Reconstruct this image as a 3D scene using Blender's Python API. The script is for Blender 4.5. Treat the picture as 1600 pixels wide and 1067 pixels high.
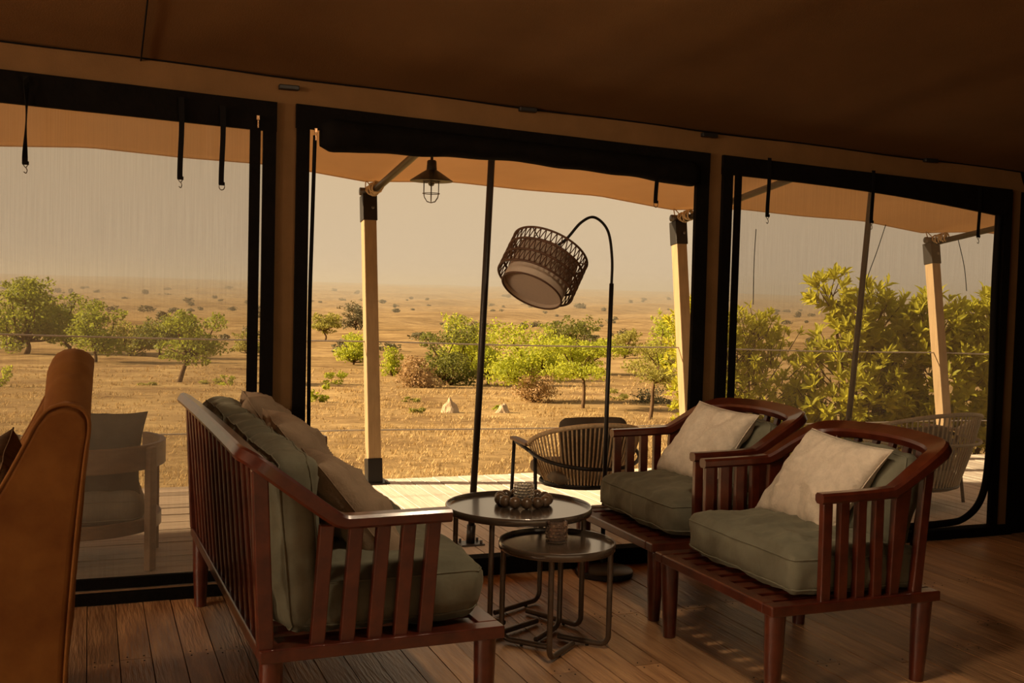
import bpy, bmesh, math, random
from mathutils import Vector, Matrix, Quaternion, noise

for o in list(bpy.data.objects):
    bpy.data.objects.remove(o, do_unlink=True)
scene = bpy.context.scene
COL = scene.collection
PI = math.pi
R = math.radians

# ------------------------------------------------------------------ camera
cam_d = bpy.data.cameras.new('camera')
cam = bpy.data.objects.new('camera', cam_d)
COL.objects.link(cam)
cam_d.sensor_width = 36.0
cam_d.lens = 36.0 * 1680.0 / 1600.0
cam_d.clip_start = 0.05
cam_d.clip_end = 8000
YAW, PITCH, ROLL = R(21.5), math.atan(80.7 / 1680.0), R(1.5)
fw = Vector((math.sin(YAW) * math.cos(PITCH), math.cos(YAW) * math.cos(PITCH), -math.sin(PITCH)))
r0 = Vector((math.cos(YAW), -math.sin(YAW), 0))
u0 = r0.cross(fw)
rr = math.cos(ROLL) * r0 + math.sin(ROLL) * u0
uu = -math.sin(ROLL) * r0 + math.cos(ROLL) * u0
M = Matrix((rr, uu, -fw)).transposed().to_4x4()
M.translation = Vector((0, -5.48, 1.55))
cam.matrix_world = M
scene.camera = cam

# ------------------------------------------------------------------ sky, sun, exposure
SUN_DIR = Vector((-2.0, 0.62, 0.92)).normalized()
w = bpy.data.worlds.new('hazy_evening_sky')
scene.world = w
w.use_nodes = True
nt = w.node_tree
nt.nodes.clear()
wo = nt.nodes.new('ShaderNodeOutputWorld')
bg = nt.nodes.new('ShaderNodeBackground')
tc = nt.nodes.new('ShaderNodeTexCoord')
sp = nt.nodes.new('ShaderNodeSeparateXYZ')
rp = nt.nodes.new('ShaderNodeValToRGB')
nt.links.new(tc.outputs['Generated'], sp.inputs[0])
nt.links.new(sp.outputs['Z'], rp.inputs[0])
rp.color_ramp.elements[0].position = 0.0
rp.color_ramp.elements[0].color = (0.56, 0.425, 0.28, 1)
rp.color_ramp.elements[1].position = 0.10
rp.color_ramp.elements[1].color = (0.585, 0.43, 0.262, 1)
e = rp.color_ramp.elements.new(0.30); e.color = (0.52, 0.40, 0.26, 1)
e = rp.color_ramp.elements.new(0.9); e.color = (0.40, 0.34, 0.26, 1)
nt.links.new(rp.outputs[0], bg.inputs[0])
bg.inputs[1].default_value = 0.88
nt.links.new(bg.outputs[0], wo.inputs[0])

sd = bpy.data.lights.new('sun', 'SUN')
sd.energy = 11.0
sd.color = (1.0, 0.75, 0.44)
sd.angle = R(1.2)
sun = bpy.data.objects.new('sun', sd)
COL.objects.link(sun)
sun.rotation_euler = SUN_DIR.to_track_quat('Z', 'Y').to_euler()
sun.location = (-10, 8, 10)

vs = scene.view_settings
vs.view_transform = 'Standard'
vs.look = 'None'
vs.exposure = 0.36
vs.gamma = 1.0
vs.use_curve_mapping = False
cy = scene.cycles
cy.use_denoising = True
cy.max_bounces = 10
cy.diffuse_bounces = 6
cy.transmission_bounces = 8
cy.transparent_max_bounces = 16
cy.sample_clamp_indirect = 6.0
cy.caustics_reflective = False
cy.caustics_refractive = False
FILL_STRENGTH = 120.0  # emission strength of the added fill globes
HAZE = 0.0005
HAZE_ABS = 0.0004

# ------------------------------------------------------------------ materials
MAT = {}
def mat(name, col, rough=0.7, spec=0.4, metal=0.0, var=0.0, vscale=20.0, vstretch=(1, 1, 1), bump=0.0, bscale=60.0,
        sheen=0.0, coat=0.0, trans=0.0, rnd=0.0, col2=None, coords='Object', translucent=None, coat_r=0.18):
    m = bpy.data.materials.new(name)
    m.use_nodes = True
    t = m.node_tree
    b = t.nodes['Principled BSDF']
    b.inputs['Roughness'].default_value = rough
    b.inputs['Specular IOR Level'].default_value = spec
    b.inputs['Metallic'].default_value = metal
    b.inputs['Base Color'].default_value = (*col, 1)
    if sheen:
        b.inputs['Sheen Weight'].default_value = sheen
        b.inputs['Sheen Roughness'].default_value = 0.4
        b.inputs['Sheen Tint'].default_value = (*[min(1, c * 2.2 + .05) for c in col], 1)
    if coat:
        b.inputs['Coat Weight'].default_value = coat
        b.inputs['Coat Roughness'].default_value = coat_r
    if trans:
        b.inputs['Transmission Weight'].default_value = trans
    last = None
    tcn = t.nodes.new('ShaderNodeTexCoord')
    mp = t.nodes.new('ShaderNodeMapping')
    mp.inputs['Scale'].default_value = vstretch
    t.links.new(tcn.outputs[coords], mp.inputs[0])
    if var or col2:
        n = t.nodes.new('ShaderNodeTexNoise')
        n.inputs['Scale'].default_value = vscale
        n.inputs['Detail'].default_value = 5
        n.inputs['Roughness'].default_value = 0.6
        if rnd:
            oi0 = t.nodes.new('ShaderNodeObjectInfo')
            ad = t.nodes.new('ShaderNodeVectorMath'); ad.operation = 'ADD'
            ml = t.nodes.new('ShaderNodeVectorMath'); ml.operation = 'SCALE'
            ml.inputs['Scale'].default_value = 40.0
            cb = t.nodes.new('ShaderNodeCombineXYZ')
            for k in range(3):
                t.links.new(oi0.outputs['Random'], cb.inputs[k])
            t.links.new(cb.outputs[0], ml.inputs[0])
            t.links.new(mp.outputs[0], ad.inputs[0])
            t.links.new(ml.outputs[0], ad.inputs[1])
            t.links.new(ad.outputs[0], n.inputs['Vector'])
        else:
            t.links.new(mp.outputs[0], n.inputs['Vector'])
        r_ = t.nodes.new('ShaderNodeValToRGB')
        r_.color_ramp.elements[0].position = 0.28
        r_.color_ramp.elements[1].position = 0.74
        if col2:
            a, c = col, col2
        else:
            a = tuple(max(0, x * (1 - var)) for x in col)
            c = tuple(min(1, x * (1 + var)) for x in col)
        r_.color_ramp.elements[0].color = (*a, 1)
        r_.color_ramp.elements[1].color = (*c, 1)
        t.links.new(n.outputs['Fac'], r_.inputs[0])
        last = r_.outputs[0]
    if rnd:
        oi = t.nodes.new('ShaderNodeObjectInfo')
        mr = t.nodes.new('ShaderNodeMapRange')
        mr.inputs['To Min'].default_value = 1 - rnd
        mr.inputs['To Max'].default_value = 1 + rnd
        t.links.new(oi.outputs['Random'], mr.inputs[0])
        hs = t.nodes.new('ShaderNodeHueSaturation')
        t.links.new(mr.outputs[0], hs.inputs['Value'])
        if last:
            t.links.new(last, hs.inputs['Color'])
        else:
            hs.inputs['Color'].default_value = (*col, 1)
        last = hs.outputs[0]
    if last:
        t.links.new(last, b.inputs['Base Color'])
    if bump:
        n2 = t.nodes.new('ShaderNodeTexNoise')
        n2.inputs['Scale'].default_value = bscale
        n2.inputs['Detail'].default_value = 4
        t.links.new(mp.outputs[0], n2.inputs['Vector'])
        bp = t.nodes.new('ShaderNodeBump')
        bp.inputs['Strength'].default_value = bump
        bp.inputs['Distance'].default_value = 0.02
        t.links.new(n2.outputs['Fac'], bp.inputs['Height'])
        t.links.new(bp.outputs[0], b.inputs['Normal'])
    if translucent:
        tl = t.nodes.new('ShaderNodeBsdfTranslucent')
        tl.inputs[0].default_value = (*translucent[0], 1)
        if last and len(translucent) > 2:
            mx0 = t.nodes.new('ShaderNodeMixRGB'); mx0.blend_type = 'MULTIPLY'; mx0.inputs[0].default_value = 1
            t.links.new(last, mx0.inputs[1]); mx0.inputs[2].default_value = (*translucent[0], 1)
            t.links.new(mx0.outputs[0], tl.inputs[0])
        mx = t.nodes.new('ShaderNodeMixShader')
        mx.inputs[0].default_value = translucent[1]
        t.links.new(b.outputs[0], mx.inputs[1])
        t.links.new(tl.outputs[0], mx.inputs[2])
        t.links.new(mx.outputs[0], t.nodes['Material Output'].inputs[0])
    MAT[name] = m
    return m

mat('floor_wood', (0.235, 0.112, 0.048), 0.36, 0.55, col2=(0.54, 0.305, 0.145), vscale=3.0, vstretch=(9, 0.8, 9), bump=0.3, bscale=9, rnd=0.28)
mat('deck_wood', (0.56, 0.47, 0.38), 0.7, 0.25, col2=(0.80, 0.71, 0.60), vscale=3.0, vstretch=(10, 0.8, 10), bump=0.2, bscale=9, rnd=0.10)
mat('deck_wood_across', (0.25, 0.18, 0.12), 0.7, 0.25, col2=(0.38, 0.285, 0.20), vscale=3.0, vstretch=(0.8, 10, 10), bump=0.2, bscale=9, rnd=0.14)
mat('underfloor', (0.02, 0.013, 0.008), 0.9, 0.1)
mat('nail', (0.02, 0.015, 0.012), 0.5, 0.4, metal=0.7)
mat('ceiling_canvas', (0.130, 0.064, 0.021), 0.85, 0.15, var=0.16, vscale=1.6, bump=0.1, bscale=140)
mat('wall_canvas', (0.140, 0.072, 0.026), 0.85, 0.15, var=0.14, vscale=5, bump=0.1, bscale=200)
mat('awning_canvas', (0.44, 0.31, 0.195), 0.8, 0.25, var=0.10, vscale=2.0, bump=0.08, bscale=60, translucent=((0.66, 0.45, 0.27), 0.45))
mat('black_canvas', (0.0045, 0.0032, 0.0024), 0.9, 0.06, var=0.3, vscale=12, bump=0.25, bscale=30)
mat('black_web', (0.004, 0.003, 0.0025), 0.8, 0.1)
mat('zip_metal', (0.35, 0.20, 0.10), 0.35, 0.5, metal=0.9)
mat('hook_metal', (0.10, 0.08, 0.06), 0.4, 0.5, metal=0.9)
mat('mahogany', (0.036, 0.0042, 0.0016), 0.34, 0.5, col2=(0.098, 0.018, 0.0052), vscale=4.0, vstretch=(3, 3, 3), coat=0.6, coat_r=0.14, bump=0.02, bscale=30)
mat('olive_velvet', (0.138, 0.132, 0.092), 0.85, 0.15, var=0.26, vscale=7, sheen=0.45, bump=0.15, bscale=22)
mat('beige_linen', (0.54, 0.465, 0.365), 0.9, 0.15, var=0.14, vscale=26, bump=0.3, bscale=90, sheen=0.1)
mat('tan_linen', (0.27, 0.195, 0.128), 0.9, 0.15, var=0.12, vscale=10, bump=0.2, bscale=70, sheen=0.15)
mat('ochre_velvet', (0.098, 0.030, 0.0030), 0.8, 0.2, col2=(0.185, 0.074, 0.013), vscale=5, sheen=0.3, bump=0.08, bscale=20)
mat('dark_plaid', (0.10, 0.060, 0.030), 0.9, 0.15, var=0.4, vscale=18, bump=0.1, bscale=60)
mat('bronze', (0.115, 0.086, 0.062), 0.38, 0.5, metal=0.5, var=0.2, vscale=25)
mat('table_top', (0.095, 0.070, 0.050), 0.25, 0.7, metal=0.2, var=0.22, vscale=6, coat=1.0, coat_r=0.10)
mat('bead_wood', (0.12, 0.075, 0.042), 0.35, 0.5, var=0.3, vscale=30, rnd=0.22, coat=0.4)
mat('black_metal', (0.018, 0.015, 0.013), 0.45, 0.4, metal=0.4)
mat('steel_grey', (0.11, 0.10, 0.09), 0.4, 0.5, metal=0.7)
mat('rattan', (0.072, 0.033, 0.016), 0.6, 0.3, var=0.3, vscale=30)
mat('shade_fabric', (0.52, 0.42, 0.33), 0.9, 0.1, var=0.05, vscale=80, translucent=((0.6, 0.48, 0.36), 0.25))
mat('post_wood', (0.26, 0.175, 0.09), 0.5, 0.35, col2=(0.36, 0.25, 0.13), vscale=4, vstretch=(8, 8, 0.6), bump=0.06, bscale=20)
mat('tent_pole', (0.030, 0.022, 0.016), 0.4, 0.5, metal=0.5)
mat('cable', (0.42, 0.38, 0.33), 0.45, 0.5, metal=0.3)
mat('oiled_oak', (0.15, 0.080, 0.038), 0.5, 0.35, col2=(0.23, 0.13, 0.064), vscale=5, vstretch=(2, 2, 6), bump=0.05, bscale=20)
mat('grey_fabric', (0.085, 0.070, 0.052), 0.9, 0.1, var=0.12, vscale=20, bump=0.1, bscale=60)
mat('pale_fabric', (0.20, 0.165, 0.12), 0.9, 0.1, var=0.12, vscale=20, bump=0.1, bscale=60)
mat('rope', (0.55, 0.41, 0.24), 0.85, 0.15, var=0.25, vscale=60)
mat('pale_rope', (0.42, 0.35, 0.25), 0.85, 0.15, var=0.2, vscale=60)
mat('dry_grass', (0.36, 0.24, 0.10), 0.9, 0.1, col2=(0.55, 0.40, 0.20), vscale=0.35, coords='Object', translucent=((0.65, 0.45, 0.2), 0.25))
mat('bark', (0.11, 0.066, 0.035), 0.9, 0.1, var=0.3, vscale=8, bump=0.3, bscale=20)
mat('rock', (0.42, 0.31, 0.20), 0.9, 0.1, var=0.25, vscale=5, bump=0.4, bscale=8)
mat('bulb', (0.9, 0.75, 0.5), 0.1, 0.5)

def leafmat(name, c1, c2, tl, fac=0.45, sc=1.2):
    return mat(name, c1, 0.55, 0.25, col2=c2, vscale=sc, translucent=(tl, fac))
leafmat('leaf_bright', (0.12, 0.17, 0.015), (0.46, 0.47, 0.050), (0.60, 0.62, 0.06), .5, 2.2)
leafmat('leaf_mid', (0.085, 0.11, 0.012), (0.30, 0.31, 0.040), (0.40, 0.43, 0.05), .45, 2.0)
leafmat('leaf_dark', (0.075, 0.085, 0.020), (0.20, 0.20, 0.045), (0.26, 0.27, 0.05), .45, 2.0)
leafmat('leaf_olive', (0.15, 0.15, 0.030), (0.38, 0.34, 0.08), (0.46, 0.42, 0.09), .45, 2.2)
leafmat('leaf_broad', (0.19, 0.20, 0.015), (0.46, 0.42, 0.040), (0.70, 0.64, 0.06), .5, 2.5)
leafmat('leaf_dry', (0.30, 0.18, 0.08), (0.50, 0.33, 0.16), (0.5, 0.34, 0.14), 0.3)
leafmat('leaf_scrub', (0.10, 0.088, 0.045), (0.18, 0.155, 0.08), (0.2, 0.17, 0.08), 0.3)

def glass_mat(name, col):
    m = bpy.data.materials.new(name); m.use_nodes = True
    t = m.node_tree; b = t.nodes['Principled BSDF']
    b.inputs['Base Color'].default_value = (*col, 1)
    b.inputs['Roughness'].default_value = 0.06
    b.inputs['Transmission Weight'].default_value = 0.93
    b.inputs['IOR'].default_value = 1.45
    b.inputs['Specular IOR Level'].default_value = 0.8
    MAT[name] = m
glass_mat('clear_glass', (0.96, 0.93, 0.86))
glass_mat('pink_glass', (0.88, 0.70, 0.60))
glass_mat('bulb_glass', (0.95, 0.85, 0.65))

def net_mat(name, thread, alpha):
    m = bpy.data.materials.new(name); m.use_nodes = True
    t = m.node_tree; t.nodes.clear()
    out = t.nodes.new('ShaderNodeOutputMaterial')
    tr = t.nodes.new('ShaderNodeBsdfTransparent')
    df = t.nodes.new('ShaderNodeBsdfDiffuse'); df.inputs[0].default_value = (*thread, 1)
    tl = t.nodes.new('ShaderNodeBsdfTranslucent'); tl.inputs[0].default_value = (*thread, 1)
    a = t.nodes.new('ShaderNodeMixShader'); a.inputs[0].default_value = 0.55
    t.links.new(df.outputs[0], a.inputs[1]); t.links.new(tl.outputs[0], a.inputs[2])
    c = t.nodes.new('ShaderNodeTexCoord')
    mp = t.nodes.new('ShaderNodeMapping'); mp.inputs['Scale'].default_value = (160, 1, 3)
    n = t.nodes.new('ShaderNodeTexNoise'); n.inputs['Scale'].default_value = 1.0; n.inputs['Detail'].default_value = 2
    mp2 = t.nodes.new('ShaderNodeMapping'); mp2.inputs['Scale'].default_value = (3, 1, 120)
    n2 = t.nodes.new('ShaderNodeTexNoise'); n2.inputs['Scale'].default_value = 1.0; n2.inputs['Detail'].default_value = 2
    t.links.new(c.outputs['Object'], mp.inputs[0]); t.links.new(mp.outputs[0], n.inputs['Vector'])
    t.links.new(c.outputs['Object'], mp2.inputs[0]); t.links.new(mp2.outputs[0], n2.inputs['Vector'])
    ad = t.nodes.new('ShaderNodeMath'); ad.operation = 'ADD'
    t.links.new(n.outputs['Fac'], ad.inputs[0]); ad.inputs[1].default_value = 0.5
    mr = t.nodes.new('ShaderNodeMapRange')
    mr.inputs['From Min'].default_value = 0.7; mr.inputs['From Max'].default_value = 1.3
    mr.inputs['To Min'].default_value = alpha - 0.05; mr.inputs['To Max'].default_value = alpha + 0.05
    t.links.new(ad.outputs[0], mr.inputs[0])
    x = t.nodes.new('ShaderNodeMixShader')
    t.links.new(mr.outputs[0], x.inputs[0]); t.links.new(tr.outputs[0], x.inputs[1]); t.links.new(a.outputs[0], x.inputs[2])
    t.links.new(x.outputs[0], out.inputs[0])
    MAT[name] = m
net_mat('insect_net', (0.25, 0.22, 0.175), 0.42)

def ground_mat():
    m = bpy.data.materials.new('savanna_ground'); m.use_nodes = True
    t = m.node_tree; b = t.nodes['Principled BSDF']
    b.inputs['Roughness'].default_value = 0.95; b.inputs['Specular IOR Level'].default_value = 0.05
    c = t.nodes.new('ShaderNodeTexCoord')
    def nz(s, d=6):
        n = t.nodes.new('ShaderNodeTexNoise'); n.inputs['Scale'].default_value = s; n.inputs['Detail'].default_value = d
        n.inputs['Roughness'].default_value = 0.65
        t.links.new(c.outputs['Object'], n.inputs['Vector']); return n
    n1, n2, n3 = nz(0.30, 9), nz(2.2, 8), nz(0.03)
    r1 = t.nodes.new('ShaderNodeValToRGB')
    r1.color_ramp.elements[0].position = 0.3; r1.color_ramp.elements[0].color = (0.20, 0.115, 0.052, 1)
    r1.color_ramp.elements[1].position = 0.68; r1.color_ramp.elements[1].color = (0.54, 0.375, 0.175, 1)
    t.links.new(n1.outputs['Fac'], r1.inputs[0])
    r2 = t.nodes.new('ShaderNodeValToRGB')
    r2.color_ramp.elements[0].position = 0.32; r2.color_ramp.elements[0].color = (0.42, 0.40, 0.34, 1)
    r2.color_ramp.elements[1].position = 0.62; r2.color_ramp.elements[1].color = (1.0, 1.0, 1.0, 1)
    t.links.new(n2.outputs['Fac'], r2.inputs[0])
    mx = t.nodes.new('ShaderNodeMixRGB'); mx.blend_type = 'MULTIPLY'; mx.inputs[0].default_value = 0.6
    t.links.new(r1.outputs[0], mx.inputs[1]); t.links.new(r2.outputs[0], mx.inputs[2])
    r3 = t.nodes.new('ShaderNodeValToRGB')
    r3.color_ramp.elements[0].position = 0.38; r3.color_ramp.elements[0].color = (0.62, 0.58, 0.50, 1)
    r3.color_ramp.elements[1].position = 0.56; r3.color_ramp.elements[1].color = (1, 1, 1, 1)
    t.links.new(n3.outputs['Fac'], r3.inputs[0])
    m2 = t.nodes.new('ShaderNodeMixRGB'); m2.blend_type = 'MULTIPLY'; m2.inputs[0].default_value = 0.8
    t.links.new(mx.outputs[0], m2.inputs[1]); t.links.new(r3.outputs[0], m2.inputs[2])
    t.links.new(m2.outputs[0], b.inputs['Base Color'])
    bp = t.nodes.new('ShaderNodeBump'); bp.inputs['Strength'].default_value = 0.5; bp.inputs['Distance'].default_value = 0.12
    t.links.new(n2.outputs['Fac'], bp.inputs['Height']); t.links.new(bp.outputs[0], b.inputs['Normal'])
    MAT['savanna_ground'] = m
ground_mat()

# ------------------------------------------------------------------ mesh helpers
class MB:
    def __init__(s):
        s.v = []; s.f = []
    def add(s, vs, fs):
        o = len(s.v)
        s.v += [tuple(x) for x in vs]
        s.f += [tuple(i + o for i in f) for f in fs]
    def box(s, x0, x1, y0, y1, z0, z1):
        s.hexa([(x0, y0, z0), (x1, y0, z0), (x1, y1, z0), (x0, y1, z0), (x0, y0, z1), (x1, y0, z1), (x1, y1, z1), (x0, y1, z1)])
        return s
    def hexa(s, p):
        s.add(p, [(0, 3, 2, 1), (4, 5, 6, 7), (0, 1, 5, 4), (1, 2, 6, 5), (2, 3, 7, 6), (3, 0, 4, 7)])
        return s
    def bar(s, p0, p1, w, t, side=(0, 1, 0), w1=None, t1=None):
        """rectangular bar from p0 to p1: w along 'side', t across it"""
        p0, p1 = Vector(p0), Vector(p1)
        d = (p1 - p0).normalized()
        sv = Vector(side); sv = (sv - d * sv.dot(d)).normalized()
        tv = d.cross(sv)
        w1 = w if w1 is None else w1; t1 = t if t1 is None else t1
        a = [p0 + sv * x * w / 2 + tv * y * t / 2 for x, y in ((-1, -1), (1, -1), (1, 1), (-1, 1))]
        b = [p1 + sv * x * w1 / 2 + tv * y * t1 / 2 for x, y in ((-1, -1), (1, -1), (1, 1), (-1, 1))]
        s.hexa(a + b)
        return s
    def tube(s, path, rad, n=8, closed=False, caps=True):
        P = [Vector(p) for p in path]
        m = len(P)
        rad = [rad] * m if isinstance(rad, (int, float)) else rad
        ref = None; rings = []
        for i, p in enumerate(P):
            if closed:
                d = P[(i + 1) % m] - P[i - 1]
            else:
                d = P[min(i + 1, m - 1)] - P[max(i - 1, 0)]
            d.normalize()
            if ref is None:
                ref = Vector((0, 0, 1)) if abs(d.z) < 0.9 else Vector((1, 0, 0))
            ref = (ref - d * ref.dot(d)).normalized()
            bn = d.cross(ref)
            rings.append([p + (ref * math.cos(2 * PI * k / n) + bn * math.sin(2 * PI * k / n)) * rad[i] for k in range(n)])
        vs = [q for r_ in rings for q in r_]
        fs = []
        for i in range(m if closed else m - 1):
            j = (i + 1) % m
            for k in range(n):
                k2 = (k + 1) % n
                fs.append((i * n + k, i * n + k2, j * n + k2, j * n + k))
        if caps and not closed:
            fs.append(tuple(range(n - 1, -1, -1)))
            fs.append(tuple((m - 1) * n + k for k in range(n)))
        s.add(vs, fs)
        return s
    def lathe(s, prof, n=32, c=(0, 0, 0)):
        vs = []; fs = []
        m = len(prof)
        for (r_, z) in prof:
            for k in range(n):
                a = 2 * PI * k / n
                vs.append((c[0] + r_ * math.cos(a), c[1] + r_ * math.sin(a), c[2] + z))
        for i in range(m - 1):
            for k in range(n):
                k2 = (k + 1) % n
                fs.append((i * n + k, i * n + k2, (i + 1) * n + k2, (i + 1) * n + k))
        if prof[0][0] > 1e-6: fs.append(tuple(range(n - 1, -1, -1)))
        if prof[-1][0] > 1e-6: fs.append(tuple((m - 1) * n + k for k in range(n)))
        s.add(vs, fs)
        return s
    def sweep(s, path, ups, ws, ts, bev=0.006):
        """flat board swept along path; ups = normals of its top face; ws = width, ts = thickness"""
        P = [Vector(p) for p in path]; m = len(P)
        vs = []; fs = []
        for i, p in enumerate(P):
            d = (P[min(i + 1, m - 1)] - P[max(i - 1, 0)]).normalized()
            up = Vector(ups[i]); up = (up - d * up.dot(d)).normalized()
            sd_ = d.cross(up)
            w2, t2, b = ws[i] / 2, ts[i] / 2, bev
            for (a, c) in ((-w2 + b, -t2), (w2 - b, -t2), (w2, -t2 + b), (w2, t2 - b), (w2 - b, t2), (-w2 + b, t2), (-w2, t2 - b), (-w2, -t2 + b)):
                vs.append(p + sd_ * a + up * c)
        for i in range(m - 1):
            for k in range(8):
                k2 = (k + 1) % 8
                fs.append((i * 8 + k, i * 8 + k2, (i + 1) * 8 + k2, (i + 1) * 8 + k))
        fs.append(tuple(range(7, -1, -1))); fs.append(tuple((m - 1) * 8 + k for k in range(8)))
        s.add(vs, fs)
        return s
    def mesh(s, name):
        me = bpy.data.meshes.new(name)
        me.from_pydata(s.v, [], s.f)
        bm = bmesh.new(); bm.from_mesh(me)
        bmesh.ops.recalc_face_normals(bm, faces=bm.faces)
        bm.to_mesh(me); bm.free()
        return me
    def build(s, name, m, parent=None, smooth=False, bevel=0.0, recalc=True, seg=2):
        if recalc:
            me = s.mesh(name)
        else:
            me = bpy.data.meshes.new(name); me.from_pydata(s.v, [], s.f); me.update()
        return link(name, me, m, parent, smooth, bevel, seg)

def link(name, me, m, parent=None, smooth=False, bevel=0.0, seg=2):
    if not me.materials: me.materials.append(MAT[m])
    if smooth:
        me.polygons.foreach_set('use_smooth', [True] * len(me.polygons))
        if smooth == 'auto':
            me.set_sharp_from_angle(angle=R(40))
    o = bpy.data.objects.new(name, me)
    COL.objects.link(o)
    if parent: o.parent = parent
    if bevel:
        b = o.modifiers.new('bevel', 'BEVEL'); b.width = bevel; b.segments = seg; b.limit_method = 'ANGLE'; b.angle_limit = R(35)
    return o

def empty(name, loc=(0, 0, 0), rz=0.0):
    o = bpy.data.objects.new(name, None)
    COL.objects.link(o)
    o.location = loc; o.rotation_euler = (0, 0, rz); o.empty_display_size = 0.1
    return o

def tag(o, label=None, cat=None, group=None, kind=None):
    if label: o['label'] = label
    if cat: o['category'] = cat
    if group: o['group'] = group
    if kind: o['kind'] = kind
    return o

def copy_tree(o, parent=None):
    c = o.copy(); COL.objects.link(c); c.parent = parent
    for ch in o.children:
        copy_tree(ch, c)
    return c

def spline(pts, n):
    """Catmull-Rom through pts"""
    P = [Vector(p) for p in pts]
    P = [P[0] * 2 - P[1]] + P + [P[-1] * 2 - P[-2]]
    out = []
    for i in range(1, len(P) - 2):
        for k in range(n):
            t = k / n
            a, b, c, d = P[i - 1], P[i], P[i + 1], P[i + 2]
            out.append(0.5 * ((2 * b) + (c - a) * t + (2 * a - 5 * b + 4 * c - d) * t * t + (3 * b - a - 3 * c + d) * t ** 3))
    out.append(P[-2])
    return out
# ------------------------------------------------------------------ terrain
TT = [(0, -.9), (9, -.95), (20, -1.6), (35, -2.5), (60, -3.6), (120, -5), (300, -7.5), (800, -9), (1400, -4), (2200, 4), (3500, 9)]
def hgt(x, y):
    r = math.hypot(x, y + 5.48)
    z = TT[-1][1]
    for (a, za), (b, zb_) in zip(TT, TT[1:]):
        if r <= b:
            z = za + (zb_ - za) * (r - a) / (b - a); break
    amp = min(.05 + r * .004, 3.5)
    return z + amp * (.5 * math.sin(x * .031 + 1.3) * math.cos(y * .027 - .4) + .3 * math.sin(x * .083 - y * .061) + .12 * math.sin(x * .31 + y * .23 + 2))

def terrain():
    mb = MB(); NA, NR = 260, 110
    rs = [0.0] + [6.0 * (3600 / 6.0) ** (i / (NR - 1)) for i in range(NR)]
    vs = [(0, -5.48, hgt(0, -5.48))]
    for r_ in rs[1:]:
        for k in range(NA):
            a = 2 * PI * k / NA
            x, y = r_ * math.sin(a), -5.48 + r_ * math.cos(a)
            z = hgt(x, y)
            if r_ > 500: z += min(1, (r_ - 500) / 800) * 4.0 * noise.noise((x * .004, y * .004, 3.3))
            vs.append((x, y, z))
    fs = [(0, 1 + k, 1 + (k + 1) % NA) for k in range(NA)]
    for i in range(NR - 1):
        for k in range(NA):
            k2 = (k + 1) % NA
            fs.append((1 + i * NA + k, 1 + i * NA + k2, 1 + (i + 1) * NA + k2, 1 + (i + 1) * NA + k))
    mb.add(vs, fs)
    return tag(mb.build('ground', 'savanna_ground', smooth=True), 'dry golden savanna ground running out to hazy low hills', None, None, 'structure')
terrain()

# ------------------------------------------------------------------ floor and deck
rnd = random.Random(5)
floor = tag(MB().box(-9.5, 6.1, -9.2, -0.04, -0.12, -0.035).build('floor', 'underfloor'), 'dark stained plank floor inside the tent', None, None, 'structure')
rest = MB(); nails = MB()
PW = 0.125
i = 0
x = -9.5
while x < 6.1:
    x1 = min(x + PW, 6.1)
    j0 = -0.90 + rnd.uniform(-.035, .035) if i % 3 else -1.75 + rnd.uniform(-.2, .2)
    joints = [-0.045, j0]
    y = j0
    while y > -9.2:
        y -= rnd.choice((1.5, 1.8, 2.1)) + rnd.uniform(-.1, .1)
        joints.append(max(y, -9.2))
    for a, b in zip(joints, joints[1:]):
        dz = rnd.uniform(-.0025, .001)
        if x > -0.55 and a > -4.3:
            o = MB().box(-(x1 - x) / 2 + .002, (x1 - x) / 2 - .002, (b - a) / 2 + .002, (a - b) / 2 - .002, -.034, 0).build('plank', 'floor_wood', floor)
            o.location = ((x + x1) / 2, (a + b) / 2, dz)
            for yy in (a - .03, b + .03):
                for xx in (x + .03, x1 - .03):
                    nails.lathe([(0, .0012), (.0035, .0008), (.0035, -.002)], 6, (xx, yy, dz + .001))
        else:
            rest.box(x + .002, x1 - .002, b + .002, a - .002, -.034, dz)
    x = x1; i += 1
tag(rest.build('plank_field', 'floor_wood', floor), None, None, None, 'stuff')
tag(nails.build('nail_heads', 'nail', floor), None, None, None, 'stuff')

deck = tag(MB().box(-6, 11, 0.0, 2.80, -0.25, -0.04).build('deck', 'underfloor'), 'weathered board deck outside the tent opening', None, None, 'structure')
BW = 0.112
x = 0.72
while x < 10.6:
    o = MB().box(-BW / 2 + .0045, BW / 2 - .0045, -1.44, 1.44, -.035, 0).build('deck_board', 'deck_wood', deck)
    o.location = (x + BW / 2, 1.46, rnd.uniform(-.003, .001))
    x += BW
y = 0.02
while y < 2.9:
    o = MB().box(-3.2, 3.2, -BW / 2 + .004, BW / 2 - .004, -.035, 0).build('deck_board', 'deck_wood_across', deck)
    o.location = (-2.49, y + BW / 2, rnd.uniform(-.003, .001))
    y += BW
MB().box(-5.7, 10.6, 2.86, 2.90, -.24, -.04).build('fascia_board', 'deck_wood_across', deck)
for xx in (-5, -2.5, 0.2, 2.1, 4.97, 7.88, 10.2):
    MB().box(xx - .06, xx + .06, 2.55, 2.67, -1.3, -.2).build('stilt', 'post_wood', deck)

# ------------------------------------------------------------------ tent shell
def zt(x): return 2.605 - .0326 * x
def zb(x): return 2.475 - .0325 * x

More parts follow.
